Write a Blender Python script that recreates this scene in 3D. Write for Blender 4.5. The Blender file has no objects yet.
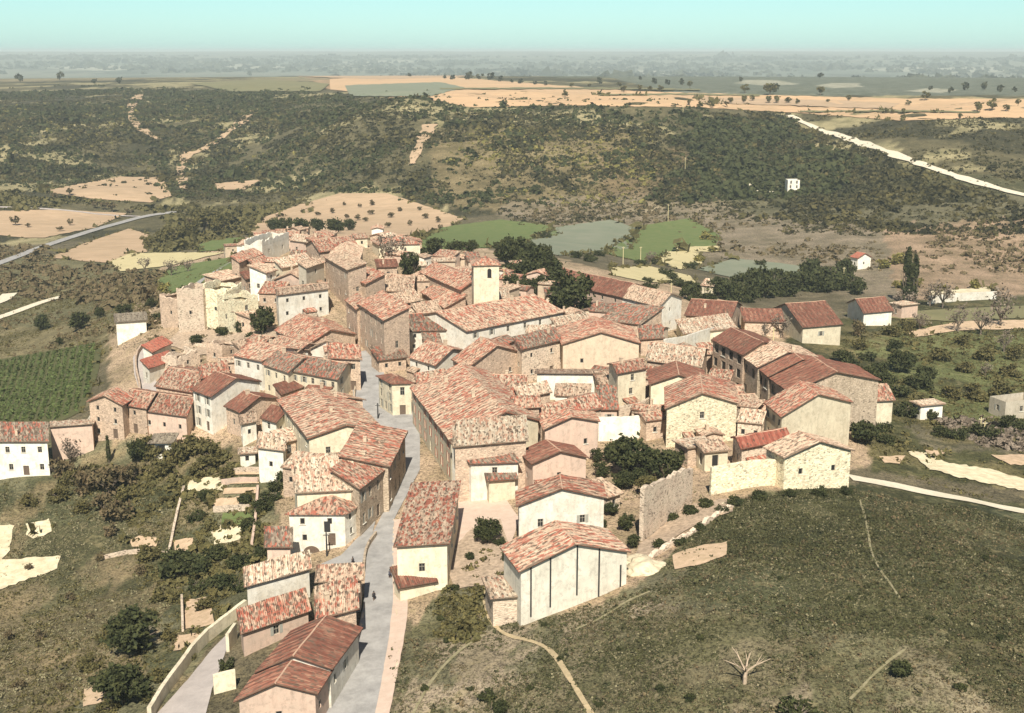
import bpy, bmesh, math, random
import numpy as np
from mathutils import Vector, Matrix
random.seed(7); rng = np.random.default_rng(7)
S = bpy.context.scene
COL = S.collection
W, H = 1024, 713
FPX = 1250.0
YH = 51.0
CAMZ = 85.0
PITCH = math.atan((H/2-YH)/FPX)
cp, sp_ = math.cos(PITCH), math.sin(PITCH)

# ------------------------------------------------------------- camera
cd = bpy.data.cameras.new('camera'); cam = bpy.data.objects.new('camera', cd); COL.objects.link(cam)
cam.location = (0, 0, CAMZ); cam.rotation_euler = (math.pi/2-PITCH, 0, 0)
cd.sensor_width = 36; cd.lens = FPX/W*36; cd.clip_end = 60000; cd.clip_start = 1
S.camera = cam

def ray(px, py):
    a = (px-W/2)/FPX; b = (H/2-py)/FPX
    return np.array([a, cp + b*sp_, -sp_ + b*cp])
def at_z(px, py, z):
    d = ray(px, py); t = (z-CAMZ)/d[2]
    return Vector((d[0]*t, d[1]*t, z))
def proj(x, y, z):
    x = np.asarray(x, float); y = np.asarray(y, float); z = np.asarray(z, float)-CAMZ
    f = y*cp - z*sp_; u = y*sp_ + z*cp
    f = np.maximum(f, 1e-3)
    return W/2 + FPX*x/f, H/2 - FPX*u/f

# ------------------------------------------------------------- terrain
# control points: (px, py, z) ground seen at that pixel
CP = [
 (350,705,-4),(385,600,-2),(395,520,-1),(400,440,0),(372,385,2),(366,350,4),
 (330,300,10),(290,260,14),(250,285,8),(320,238,14),(240,330,4),(200,330,2),(160,380,-2),(130,330,-3),(120,440,-7),
 (420,250,10),(480,300,7),(560,290,5),(650,330,3),(600,270,2),(430,330,5),(520,400,2),(600,430,2),(700,440,3),(560,480,2),
 (640,540,3),(520,620,1),(480,520,0),(620,585,4),(740,490,5),(850,482,3),(760,400,2),(700,330,1),(780,340,-2),(860,440,0),
 (600,700,4),(760,650,9),(880,600,10),(1010,650,9),(1150,700,6),(1010,510,-2),(900,480,0),(1100,480,-6),(700,560,7),(450,700,-1),(480,650,0),
 (900,430,-4),(960,380,-8),(1024,400,-9),(900,330,-9),(1024,330,-11),(950,300,-12),(850,330,-7),(1150,380,-12),
 (150,712,-7),(215,660,-6),(245,600,-7),(200,560,-13),(120,600,-15),(40,650,-17),(-100,650,-20),(60,520,-16),(20,490,-14),(100,470,-12),(240,480,-6),(250,652,-4.5),
 (280,560,-6),(200,470,-9),(50,380,-19),(-100,380,-24),(30,340,-22),(120,300,-18),(200,270,-14),(20,320,-27),(-100,280,-30),(80,270,-27),(0,265,-29),
 (130,240,-29),(60,215,-30),(-100,215,-32),(150,190,-29),(230,215,-28),(250,250,-12),
 (350,212,-22),(440,218,-22),(300,235,-12),(480,235,-17),(580,235,-20),(640,250,-17),(760,270,-18),(700,290,-8),(700,240,-19),(830,270,-17),(930,265,-15),(1024,270,-17),(1150,270,-18),
 (860,240,-14),(1024,240,-12),(640,215,-20),(520,210,-18),
 (-100,150,-8),(-100,110,15),(0,185,-22),(0,150,-5),(0,115,14),(0,90,26),(100,150,-8),(100,110,16),(100,88,29),(200,170,-22),(200,130,5),(200,100,25),(200,88,32),
 (300,190,-22),(300,150,0),(300,120,16),(300,95,32),(420,190,-12),(420,150,10),(420,125,24),(420,108,34),
 (520,180,-6),(520,150,10),(520,120,27),(520,108,34),(640,190,-10),(640,150,11),(640,120,28),(640,110,34),(740,200,-12),(740,170,2),(740,140,16),(740,115,30),
 (800,190,-7),(800,150,10),(800,113,32),(900,200,-4),(900,160,12),(900,125,28),(1024,200,0),(1024,160,14),(1024,125,28),(1150,190,0),(1150,125,30),
 (200,80,34),(0,80,30),(350,90,36),(350,80,37),(450,90,37),(450,80,38),(600,98,36),(600,84,37),(750,104,35),(750,90,37),(900,108,34),(900,93,36),(1024,115,33),(1024,97,35),(1150,110,34),(1150,97,35),
]
# (px, horizontal distance, z): ground hidden behind the plateau, the far plain and the last hills
CD = []
for px in (-400, -100,100,300,500,700,900,1100,1400):
    for D, z in ((3600,12),(4600,-20),(6500,-45),(9000,-30),(12000,10),(16000,48),(20000,78),(24000,70)):
        CD.append((px, D, z))
for px in (-400, 1400):
    for D, z in ((160,-8),(300,-12),(600,-20),(1000,-5),(1400,25),(2400,34)):
        CD.append((px, D, z))
for px in (0,250,512,760,1024): CD.append((px, 120, -6 if px < 600 else 4)); CD.append((px, 60, -8))
def warp(x, y):
    r = np.hypot(x, y); return np.stack([np.arctan2(x, y)*2.2, np.log(np.maximum(r, 60))*1.25], -1)
pts, zs = [], []
for px, py, z in CP:
    p = at_z(px, py, z); pts.append((p.x, p.y)); zs.append(z)
for px, D, z in CD:
    th = math.atan((px-W/2)/FPX); pts.append((D*math.sin(th), D*math.cos(th))); zs.append(z)
pts = np.array(pts); zs = np.array(zs, float)
Q = warp(pts[:,0], pts[:,1])
def phi(d2): return 0.5*d2*np.log(d2+1e-9)
n = len(Q)
K = phi(((Q[:,None]-Q[None])**2).sum(-1)) + np.eye(n)*2e-3
P = np.hstack([np.ones((n,1)), Q])
A = np.zeros((n+3,n+3)); A[:n,:n] = K; A[:n,n:] = P; A[n:,:n] = P.T
sol = np.linalg.solve(A, np.concatenate([zs, np.zeros(3)]))
NT, NR = 460, 520
TH = np.linspace(-math.radians(42), math.radians(42), NT)
LR = np.linspace(math.log(60), math.log(26000), NR)
tt, ll = np.meshgrid(TH, LR, indexing='ij')
GX = np.exp(ll)*np.sin(tt); GY = np.exp(ll)*np.cos(tt)
q = np.stack([tt*2.2, ll*1.25], -1).reshape(-1,2)
GZ = np.zeros(len(q))
for i in range(0, len(q), 20000):
    c = q[i:i+20000]; GZ[i:i+20000] = phi(((c[:,None]-Q[None])**2).sum(-1))@sol[:n] + sol[n] + c@sol[n+1:]
GZ = GZ.reshape(NT, NR)
def vnoise(x, y, seed=0):
    xi = np.floor(x).astype(int); yi = np.floor(y).astype(int); fx = x-xi; fy = y-yi
    fx = fx*fx*(3-2*fx); fy = fy*fy*(3-2*fy)
    def h(a, b):
        v = (a*374761393 + b*668265263 + seed*1274126177) & 0xffffffff
        v = ((v ^ (v >> 13))*1274126177) & 0xffffffff
        return ((v ^ (v >> 16)) & 0xffff)/65535.0
    return (h(xi,yi)*(1-fx)+h(xi+1,yi)*fx)*(1-fy) + (h(xi,yi+1)*(1-fx)+h(xi+1,yi+1)*fx)*fy
def fbm(x, y, s, seed=0, o=3):
    v = 0; a = 1; t = 0
    for k in range(o):
        v = v + a*vnoise(x/s, y/s, seed+k); t += a; a *= .5; s *= .5
    return v/t
R_ = np.exp(ll)
hill = np.clip((R_-850)/200,0,1)*np.clip((1700-R_)/400,0,1)
rid = 1-np.abs(fbm(GX+GY*.5,GY*.35,150,13,3)*2-1)*2.2
GZ += hill*((fbm(GX,GY,130,3)-.5)*20 + rid*7) + np.clip((R_-3000)/3000,0,1)*(fbm(GX,GY,1500,9)-.5)*26
GZ += np.clip((420-R_)/60,0,1)*(fbm(GX,GY,9,5)-.5)*.9*(0.3+0.7*((GX>15)|(GX<-75)))
def zt(x, y):
    x = np.asarray(x, float); y = np.asarray(y, float)
    a = (np.arctan2(x, y)-TH[0])/(TH[1]-TH[0]); b = (np.log(np.maximum(np.hypot(x,y),60))-LR[0])/(LR[1]-LR[0])
    a = np.clip(a, 0, NT-1.001); b = np.clip(b, 0, NR-1.001); i = a.astype(int); j = b.astype(int); a = a-i; b = b-j
    return GZ[i,j]*(1-a)*(1-b)+GZ[i+1,j]*a*(1-b)+GZ[i,j+1]*(1-a)*b+GZ[i+1,j+1]*a*b
def zg(x, y): return float(zt(x, y))
RR = np.exp(np.linspace(math.log(100), math.log(25000), 2600))
def hit(px, py):
    d = ray(px, py); hl = math.hypot(d[0], d[1])
    X = RR*d[0]/hl; Y = RR*d[1]/hl; Z = CAMZ + RR*d[2]/hl
    g = zt(X, Y) >= Z
    k = int(np.argmax(g)) if g.any() else len(RR)-1
    if k == 0: return Vector((X[0], Y[0], float(Z[0])))
    z0, z1 = Z[k-1]-zg(X[k-1],Y[k-1]), Z[k]-zg(X[k],Y[k])
    f = z0/(z0-z1) if z0 != z1 else 0
    r = RR[k-1]+(RR[k]-RR[k-1])*min(max(f,0),1)
    x, y = r*d[0]/hl, r*d[1]/hl
    return Vector((x, y, zg(x, y)))

# ------------------------------------------------------------- object helpers
def link(o, parent=None):
    COL.objects.link(o)
    if parent is not None: o.parent = parent
    return o
def mesh_obj(name, verts, faces, mats, parent=None, uvs=None, midx=None, smooth=False):
    me = bpy.data.meshes.new(name); me.from_pydata([tuple(v) for v in verts], [], faces)
    for m in (mats if isinstance(mats, (list, tuple)) else [mats]): me.materials.append(m)
    if uvs is not None:
        l = me.uv_layers.new(name='uv'); l.data.foreach_set('uv', np.array([c for f in uvs for c in f], float).ravel())
    if midx is not None: me.polygons.foreach_set('material_index', midx)
    if smooth: me.polygons.foreach_set('use_smooth', [True]*len(me.polygons))
    me.update()
    o = bpy.data.objects.new(name, me); return link(o, parent)
def np_mesh(name, V, F, mat, smooth=False):
    me = bpy.data.meshes.new(name); nv, nf, k = len(V), len(F), F.shape[1]
    me.vertices.add(nv); me.vertices.foreach_set('co', V.astype(np.float32).ravel())
    me.loops.add(nf*k); me.loops.foreach_set('vertex_index', F.astype(np.int32).ravel())
    me.polygons.add(nf); me.polygons.foreach_set('loop_start', np.arange(0, nf*k, k, dtype=np.int32))
    if smooth: me.polygons.foreach_set('use_smooth', np.ones(nf, bool))
    me.materials.append(mat); me.update(calc_edges=True); me.validate(); return me
def tag(o, label=None, cat=None, group=None, kind=None):
    if label: o['label'] = label
    if cat: o['category'] = cat
    if group: o['group'] = group
    if kind: o['kind'] = kind
    return o
def empty(name, loc, label=None, cat=None, group=None, rz=0):
    o = bpy.data.objects.new(name, None); o.location = loc; o.rotation_euler = (0,0,rz); o.empty_display_size = .5
    link(o); return tag(o, label, cat, group)

class MB:
    def __init__(s): s.v = []; s.f = []
    def box(s, c, d, rz=0, taper=1.0):
        n = len(s.v); ca, sa = math.cos(rz), math.sin(rz)
        for k in (0,1):
            t = taper if k else 1
            for (i, j) in ((-1,-1),(1,-1),(1,1),(-1,1)):
                x, y = i*d[0]/2*t, j*d[1]/2*t
                s.v.append((c[0]+x*ca-y*sa, c[1]+x*sa+y*ca, c[2]+(k-.5)*d[2]))
        for f in ((0,3,2,1),(4,5,6,7),(0,1,5,4),(1,2,6,5),(2,3,7,6),(3,0,4,7)): s.f.append([n+i for i in f])
    def tube(s, pts, rad, seg=6):
        rings = []
        for k, p in enumerate(pts):
            p = Vector(p); a = Vector(pts[max(k-1,0)]); b = Vector(pts[min(k+1,len(pts)-1)])
            d = (b-a).normalized(); u = d.cross(Vector((0.31,0.87,0.2))).normalized(); w = d.cross(u); r = rad[k] if isinstance(rad,(list,tuple)) else rad
            rings.append(len(s.v))
            for q_ in range(seg):
                an = 2*math.pi*q_/seg; s.v.append(tuple(p+u*math.cos(an)*r+w*math.sin(an)*r))
        for k in range(len(rings)-1):
            for q_ in range(seg):
                s.f.append([rings[k]+q_, rings[k]+(q_+1)%seg, rings[k+1]+(q_+1)%seg, rings[k+1]+q_])
        s.f.append([rings[0]+q_ for q_ in range(seg)][::-1]); s.f.append([rings[-1]+q_ for q_ in range(seg)])
    def obj(s, name, mat, parent=None, smooth=False): return mesh_obj(name, s.v, s.f, mat, parent, smooth=smooth)

# ------------------------------------------------------------- materials
def lin(c): return tuple(((v/255)/12.92 if v/255 <= .04045 else ((v/255+.055)/1.055)**2.4) for v in c)
def new_mat(name, rough=.9):
    m = bpy.data.materials.new(name); m.use_nodes = True
    nt = m.node_tree; b = nt.nodes['Principled BSDF']; b.inputs['Roughness'].default_value = rough
    b.inputs['Specular IOR Level'].default_value = .2
    return m, nt, b
def N(nt, t, **k):
    n_ = nt.nodes.new(t)
    for a, v in k.items(): setattr(n_, a, v)
    return n_
def noise(nt, vec, scale, detail=4, rough=.6):
    n_ = N(nt, 'ShaderNodeTexNoise'); n_.inputs['Scale'].default_value = scale; n_.inputs['Detail'].default_value = detail; n_.inputs['Roughness'].default_value = rough
    nt.links.new(vec, n_.inputs['Vector']); return n_.outputs['Fac']
def ramp(nt, fac, stops, interp='LINEAR'):
    r = N(nt, 'ShaderNodeValToRGB'); r.color_ramp.interpolation = interp; e = r.color_ramp.elements
    while len(e) < len(stops): e.new(.5)
    for k, (p, c) in enumerate(stops): e[k].position = p; e[k].color = (*c, 1) if len(c) == 3 else c
    nt.links.new(fac, r.inputs['Fac']); return r.outputs['Color']
def mix(nt, fac, a, b, mode='MIX'):
    m = N(nt, 'ShaderNodeMix', data_type='RGBA', blend_type=mode)
    for s_, v in ((0, fac), (6, a), (7, b)):
        if hasattr(v, 'is_linked') or hasattr(v, 'links'): nt.links.new(v, m.inputs[s_])
        else: m.inputs[s_].default_value = v if s_ == 0 else (*v[:3], 1)
    return m.outputs[2]
def wpos(nt): return N(nt, 'ShaderNodeNewGeometry').outputs['Position']
def scaled(nt, vec, s):
    m = N(nt, 'ShaderNodeMapping'); m.inputs['Scale'].default_value = s; nt.links.new(vec, m.inputs['Vector']); return m.outputs[0]
def bump(nt, b, h, strength=.4, dist=.1):
    n_ = N(nt, 'ShaderNodeBump'); n_.inputs['Strength'].default_value = strength; n_.inputs['Distance'].default_value = dist
    nt.links.new(h, n_.inputs['Height']); nt.links.new(n_.outputs[0], b.inputs['Normal'])
g01 = lambda v: (v, v, v)

def wall_mat(name, base, alt, stone=0.0, stain=.5):
    """plaster or rubble: large patches of two tones, rain streaks, optional scattered dark stones"""
    m, nt, b = new_mat(name); w = wpos(nt)
    rnd = N(nt, 'ShaderNodeObjectInfo').outputs['Random']
    big = noise(nt, w, .35, 5, .65)
    c = mix(nt, ramp(nt, big, [(.35, g01(0)), (.65, g01(1))]), base, alt)
    st = noise(nt, scaled(nt, w, (1.2,1.2,.25)), 1.0, 5, .7)
    c = mix(nt, ramp(nt, st, [(.5, g01(0)), (.78, g01(stain))]), c, tuple(v*.42 for v in base))
    if stone > 0:
        vo = N(nt, 'ShaderNodeTexVoronoi'); vo.inputs['Scale'].default_value = 2.6; nt.links.new(scaled(nt, w, (1,1,1.5)), vo.inputs['Vector'])
        sx = N(nt, 'ShaderNodeSeparateColor'); nt.links.new(vo.outputs['Color'], sx.inputs[0])
        k = ramp(nt, sx.outputs[0], [(0, g01(.9)), (stone*.55, g01(.75)), (stone*.75, g01(0))], 'LINEAR')
        pm = ramp(nt, noise(nt, w, .5, 3, .6), [(.36, g01(.15)), (.6, g01(1))]); k = mix(nt, 1.0, k, pm, 'MULTIPLY')
        c = mix(nt, k, c, tuple(v*.30 for v in base))
        k2 = ramp(nt, sx.outputs[1], [(.6, g01(0)), (.8, g01(.5))]); c = mix(nt, k2, c, tuple(min(v*1.35,.85) for v in base))
        ed = ramp(nt, vo.outputs['Distance'], [(0, g01(1)), (.6, g01(0))]); bump(nt, b, ed, .6, .12)
    else:
        bump(nt, b, noise(nt, w, 3, 5, .7), .35, .08)
    pt = noise(nt, w, 1.1, 6, .75); c = mix(nt, ramp(nt, pt, [(.52, g01(0)), (.60, g01(.45))]), c, tuple(v*.62 for v in alt))
    hs = N(nt, 'ShaderNodeHueSaturation'); nt.links.new(c, hs.inputs['Color'])
    mr = N(nt, 'ShaderNodeMapRange'); mr.inputs['To Min'].default_value = .80; mr.inputs['To Max'].default_value = 1.08
    nt.links.new(rnd, mr.inputs['Value']); nt.links.new(mr.outputs[0], hs.inputs['Value'])
    nt.links.new(hs.outputs[0], b.inputs['Base Color']); return m
WM = {
 'white': wall_mat('limewash_white', (.80,.765,.66), (.66,.60,.48), 0, .55),
 'cream': wall_mat('cream_render', (.74,.66,.48), (.60,.52,.37), 0, .55),
 'tan':   wall_mat('tan_render', (.56,.42,.30), (.43,.325,.24), .14, .6),
 'pink':  wall_mat('pinkish_render', (.64,.46,.35), (.52,.40,.31), 0, .5),
 'stone': wall_mat('rubble_stone_tan', (.55,.43,.32), (.66,.55,.41), .45, .45),
 'pale':  wall_mat('rubble_stone_pale', (.74,.66,.45), (.64,.53,.36), .42, .45),
 'grey':  wall_mat('grey_render', (.52,.46,.36), (.42,.37,.28), .0, .5),
 'lightgrey': wall_mat('pale_grey_render', (.70,.65,.53), (.56,.52,.42), .0, .6),
 'buff': wall_mat('buff_render', (.60,.48,.34), (.50,.40,.29), .0, .5),
 'dark':  wall_mat('dark_render_shade_toned', (.46,.37,.27), (.34,.27,.19), .15, .6),  # dark walls; shade of the street and row facades is put into this colour
}
def roof_mat(name, stops, sc=(2.7,.95), gapshade_black=.25, row=.33):
    m, nt, b = new_mat(name, .85)
    uv = N(nt, 'ShaderNodeUVMap'); uv.uv_map = 'uv'; u = uv.outputs[0]
    w = wpos(nt)
    wob = N(nt, 'ShaderNodeTexNoise'); wob.inputs['Scale'].default_value = .8; nt.links.new(u, wob.inputs['Vector'])
    uu = mix(nt, .12, u, wob.outputs['Color'], 'ADD')
    vo = N(nt, 'ShaderNodeTexVoronoi'); vo.inputs['Scale'].default_value = 1; vo.inputs['Randomness'].default_value = .9
    nt.links.new(scaled(nt, uu, (sc[0], sc[1], 1)), vo.inputs['Vector'])
    sx = N(nt, 'ShaderNodeSeparateColor'); nt.links.new(vo.outputs['Color'], sx.inputs[0])
    big = noise(nt, w, .22, 4, .6)
    ad = N(nt, 'ShaderNodeMath', operation='MULTIPLY_ADD'); nt.links.new(big, ad.inputs[0]); ad.inputs[1].default_value = 1.5; ad.inputs[2].default_value = -.75
    su = N(nt, 'ShaderNodeMath', operation='ADD', use_clamp=True); nt.links.new(sx.outputs[0], su.inputs[0]); nt.links.new(ad.outputs[0], su.inputs[1])
    c = ramp(nt, su.outputs[0], stops)
    # row shade painted as dark gaps between the channels, and single slipped or blackened tiles
    v2 = N(nt, 'ShaderNodeTexVoronoi'); v2.inputs['Scale'].default_value = 1; nt.links.new(scaled(nt, uu, (3.4, 1.5, 1)), v2.inputs['Vector'])
    s2 = N(nt, 'ShaderNodeSeparateColor'); nt.links.new(v2.outputs['Color'], s2.inputs[0])
    c = mix(nt, ramp(nt, s2.outputs[1], [(0, g01(.85)), (gapshade_black*.8, g01(.75)), (gapshade_black, g01(0))]), c, (.085,.062,.042))
    c = mix(nt, ramp(nt, noise(nt, w, .9, 5, .7), [(.5, g01(0)), (.75, g01(.55))]), c, (.20,.165,.115))
    fine = noise(nt, scaled(nt, u, (6, 2.2, 1)), 1.0, 4, .75); c = mix(nt, ramp(nt, fine, [(.50, g01(0)), (.60, g01(.5))]), c, (.15,.11,.08))
    hs = N(nt, 'ShaderNodeHueSaturation'); nt.links.new(c, hs.inputs['Color'])
    rnd = N(nt, 'ShaderNodeObjectInfo').outputs['Random']
    mr = N(nt, 'ShaderNodeMapRange'); mr.inputs['To Min'].default_value = .82; mr.inputs['To Max'].default_value = 1.12
    nt.links.new(rnd, mr.inputs['Value']); nt.links.new(mr.outputs[0], hs.inputs['Value'])
    nt.links.new(hs.outputs[0], b.inputs['Base Color'])
    wv = N(nt, 'ShaderNodeTexWave', wave_type='BANDS', bands_direction='X'); wv.inputs['Scale'].default_value = 1/(row*3.2)*1.0; wv.inputs['Distortion'].default_value = .6
    nt.links.new(u, wv.inputs['Vector'])
    bump(nt, b, wv.outputs['Fac'], .9, .10)
    return m
TAN=(.54,.385,.265); TAN2=(.43,.295,.205); PALE=(.60,.465,.33); RED=(.39,.125,.078); RED2=(.30,.14,.09); PNK=(.49,.27,.18)
RM = {
 'mix':  roof_mat('canal_tiles_mixed', [(0,RED),(.22,RED),(.32,PNK),(.45,TAN2),(.62,TAN),(.85,PALE),(1,TAN)], gapshade_black=.22),
 'redmix': roof_mat('canal_tiles_red_mixed', [(0,RED),(.30,RED),(.38,RED2),(.46,PNK),(.6,TAN2),(1,TAN)], gapshade_black=.28),
 'tan':  roof_mat('canal_tiles_weathered_tan', [(0,RED2),(.08,PNK),(.14,TAN2),(.4,TAN),(.7,PALE),(1,TAN)], gapshade_black=.23),
 'brown': roof_mat('flat_tiles_brown_red', [(0,(.165,.06,.04)),(.4,(.215,.08,.052)),(.8,(.26,.11,.07)),(1,(.32,.17,.11))], gapshade_black=.14),
 'red':  roof_mat('new_tiles_red', [(0,(.32,.085,.055)),(.5,(.36,.11,.07)),(1,(.42,.17,.11))], gapshade_black=.07),
 'dark': roof_mat('canal_tiles_blackened', [(0,RED),(.3,RED),(.36,(.20,.14,.10)),(.6,(.26,.21,.155)),(.8,(.36,.28,.2)),(1,(.24,.19,.14))], gapshade_black=.38),
 'pale': roof_mat('canal_tiles_bleached', [(0,PNK),(.10,PNK),(.2,TAN),(.5,PALE),(1,(.72,.62,.46))], gapshade_black=.17),
 'grey': roof_mat('roof_grey', [(0,(.2,.17,.13)),(.5,(.27,.23,.17)),(1,(.33,.28,.2))], gapshade_black=.2),
}
def flat_mat(name, base, alt=None, scale=1.0, rough=.9, b_=.3, furrow=0):
    m, nt, b = new_mat(name, rough); w = wpos(nt); alt = alt or tuple(v*.7 for v in base)
    f = noise(nt, w, scale, 6, .7)
    if furrow: f = mix(nt, .5, f, noise(nt, scaled(nt, w, (furrow*.06, furrow, 1)), 1.0, 3, .6))
    nt.links.new(mix(nt, ramp(nt, f, [(.35, g01(0)), (.68, g01(1))]), base, alt), b.inputs['Base Color'])
    if b_: bump(nt, b, f, b_, .3/scale)
    return m
M = {}
M['pane'] = flat_mat('window_dark_glass', (.022,.022,.024), (.03,.028,.025), 2, .25, 0)
M['frame'] = flat_mat('window_frame_grey', (.42,.38,.30), None, 3, .7, 0)
M['surround'] = flat_mat('window_surround_white', (.78,.74,.62), None, 3, .8, 0)
M['shutter'] = flat_mat('shutter_faded_grey', (.33,.32,.27), (.26,.26,.22), 3, .7, 0)
M['shutter_red'] = flat_mat('shutter_red', (.40,.09,.06), None, 3, .7, 0)
M['door'] = flat_mat('door_brown_wood', (.10,.07,.05), (.15,.11,.08), 4, .7, 0)
M['chimney'] = flat_mat('chimney_plaster', (.58,.46,.33), (.42,.33,.23), 2)
M['ridge'] = flat_mat('ridge_tiles', (.45,.24,.16), (.52,.40,.28), 2)
M['bark'] = flat_mat('bark', (.12,.095,.07), (.20,.16,.12), 3)
M['bleached'] = flat_mat('bleached_wood', (.46,.36,.25), (.32,.24,.17), 3)
M['pole'] = flat_mat('pole_pale_wood', (.62,.52,.26), (.48,.42,.26), 2)
M['iron'] = flat_mat('dark_iron', (.04,.04,.04), None, 2, .5, 0)
def leaf_mat(name, a, b2, dark, scale=.5):
    m, nt, b = new_mat(name, .8); w = wpos(nt)
    f = noise(nt, w, scale, 3, .6)
    c = mix(nt, ramp(nt, f, [(.35, g01(0)), (.65, g01(1))]), a, b2)
    f2 = noise(nt, w, scale*7, 2, .5)
    c = mix(nt, ramp(nt, f2, [(.45, g01(0)), (.6, g01(.8))]), c, dark)
    nt.links.new(c, b.inputs['Base Color']); return m
LM = {
 'evergreen': leaf_mat('leaves_dark_evergreen', (.032,.040,.013), (.072,.074,.024), (.013,.016,.006)),
 'drygrass': leaf_mat('grass_dry_tan', (.27,.23,.135), (.17,.16,.08), (.075,.07,.036)),
 'thyme': leaf_mat('grass_dark_tufts', (.058,.062,.026), (.09,.085,.033), (.022,.022,.010)),
 'olive': leaf_mat('leaves_olive', (.090,.082,.03), (.14,.115,.04), (.032,.03,.012)),
 'dry': leaf_mat('leaves_dry_brown', (.15,.105,.055), (.12,.10,.045), (.05,.04,.022)),
 'yellow': leaf_mat('leaves_yellow_green', (.27,.22,.06), (.16,.15,.045), (.06,.055,.02)),
 'twig': leaf_mat('bare_twigs', (.17,.135,.10), (.24,.19,.14), (.07,.055,.04)),
 'scrub': leaf_mat('scrub_leaves', (.036,.035,.013), (.10,.082,.028), (.014,.013,.006), .03),
 'vine': leaf_mat('vine_leaves', (.075,.105,.03), (.11,.13,.04), (.03,.04,.015)),
 'stones': leaf_mat('loose_stones_and_weeds', (.42,.33,.22), (.16,.14,.06), (.05,.045,.025), .8),
 'far': leaf_mat('far_leaves', (.04,.045,.025), (.07,.07,.04), (.03,.033,.02), .01),
}
# ------------------------------------------------------------- ground sheet
def inpoly(px, py, poly):
    px = np.asarray(px, float); py = np.asarray(py, float); c = np.zeros(px.shape, bool); n_ = len(poly)
    for i in range(n_):
        x1, y1 = poly[i]; x2, y2 = poly[(i+1)%n_]
        k = ((y1 > py) != (y2 > py)) & (px < (x2-x1)*(py-y1)/((y2-y1) or 1e-9)+x1); c ^= k
    return c
gpx, gpy = proj(GX, GY, GZ)
jx = gpx + (fbm(GX, GY, 12, 21)-.5)*14; jy = gpy + (fbm(GX, GY, 12, 31)-.5)*9
base = np.zeros((NT, NR, 3)); base[:] = (.20,.165,.10)
def zone(mask, col, amt=1.0):
    base[mask] = base[mask]*(1-amt) + np.array(col)*amt
hillm = (R_ > 820) & (R_ < 2900)
zone(hillm, (.165,.14,.07))
gmask = hillm & (fbm(GX, GY, 90, 41) > .52); zone(gmask, (.055,.052,.024), .85)
gm2 = hillm & (fbm(GX, GY, 60, 45, 4) > .60); zone(gm2, (.46,.39,.21), .95)
# warm bare slopes in the middle distance
zone(inpoly(jx, jy, [(430,128),(640,128),(650,205),(560,215),(430,205)]), (.31,.235,.12), .75)
zone(inpoly(jx, jy, [(500,205),(660,190),(800,205),(1100,190),(1100,290),(860,300),(740,262),(500,232)]), (.38,.30,.21), .7)
zone(inpoly(jx, jy, [(880,225),(1100,215),(1100,295),(900,298)]), (.50,.34,.22), .8)
zone(inpoly(jx, jy, [(600,150),(720,150),(720,200),(600,200)]), (.25,.17,.09), .6)
zone(inpoly(jx, jy, [(700,140),(1100,190),(1100,215),(880,225),(740,215)]), (.12,.12,.055), .7)
# left valley
zone(inpoly(jx, jy, [(-400,262),(130,252),(240,262),(250,300),(160,330),(110,350),(-400,400)]), (.21,.19,.095), .9)
zone(inpoly(jx, jy, [(-400,350),(110,320),(170,310),(170,345),(120,360),(-400,375)]), (.29,.23,.12), .6)
zone(inpoly(jx, jy, [(850,345),(900,325),(1400,318),(1400,420),(940,425),(900,400)]), (.17,.185,.07), .8)
plat = [(300,74),(400,73),(470,79),(560,86),(640,93),(780,97),(905,100),(1300,101),(1300,123),(1000,118),(900,121),(790,113),(700,108),(640,107),(560,106),(470,108),(430,100),(330,90)]
zone(inpoly(gpx, gpy+(fbm(GX,GY,60,19)-.5)*3, plat) & (R_ > 1200) & (R_ < 3300), (.55,.36,.21), .95)
zone(inpoly(gpx, gpy, [(-200,74),(330,70),(330,82),(180,84),(-200,84)]) & (fbm(GX,GY*.4,110,23) > .5) & (R_ > 1300) & (R_ < 3300), (.36,.29,.17), .8)
# village earth
zone(inpoly(jx, jy, [(110,330),(160,270),(230,240),(330,232),(430,240),(560,260),(700,290),(800,330),(870,400),(870,460),(720,520),(630,610),(520,640),(400,620),(300,560),(110,460)]), (.62,.45,.30), .95)
# gardens left of the village
zone(inpoly(jx, jy, [(-400,452),(110,440),(260,450),(290,560),(245,610),(150,720),(-400,1100)]), (.22,.205,.115), .95)
zone(inpoly(jx, jy, [(-400,560),(150,520),(190,560),(120,640),(60,720),(-400,1100)]), (.24,.185,.10), .8)
# right hand gardens
zone(inpoly(jx, jy, [(780,340),(880,300),(1400,290),(1400,540),(870,470),(860,420)]), (.125,.12,.045), .95)
zone(inpoly(jx, jy, [(900,425),(1400,415),(1400,470),(930,450)]), (.24,.20,.13), .8)
# near grass hill
hillp = [(400,720),(405,640),(440,590),(500,560),(520,620),(600,600),(640,580),(700,520),(760,490),(860,484),(1400,545),(1400,1500),(300,1500)]
zone(inpoly(jx, jy, hillp), (.215,.195,.115), 1)
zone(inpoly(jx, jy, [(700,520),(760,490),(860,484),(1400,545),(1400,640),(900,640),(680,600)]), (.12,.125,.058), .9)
zone(inpoly(jx, jy, hillp) & (fbm(GX, GY, 24, 95) > .60), (.30,.27,.15), .75)
zone(inpoly(jx, jy, [(380,740),(440,620),(640,600),(800,640),(820,740)]) & (fbm(GX, GY, 5, 77) > .42), (.46,.36,.25), .8)
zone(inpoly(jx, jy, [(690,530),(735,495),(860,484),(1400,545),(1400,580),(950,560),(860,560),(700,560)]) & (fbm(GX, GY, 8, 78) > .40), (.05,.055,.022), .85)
zone(inpoly(jx, jy, [(900,640),(1400,640),(1400,1200),(820,1200)]) & (fbm(GX, GY, 6, 74) > .46), (.36,.29,.19), .7)
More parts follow.
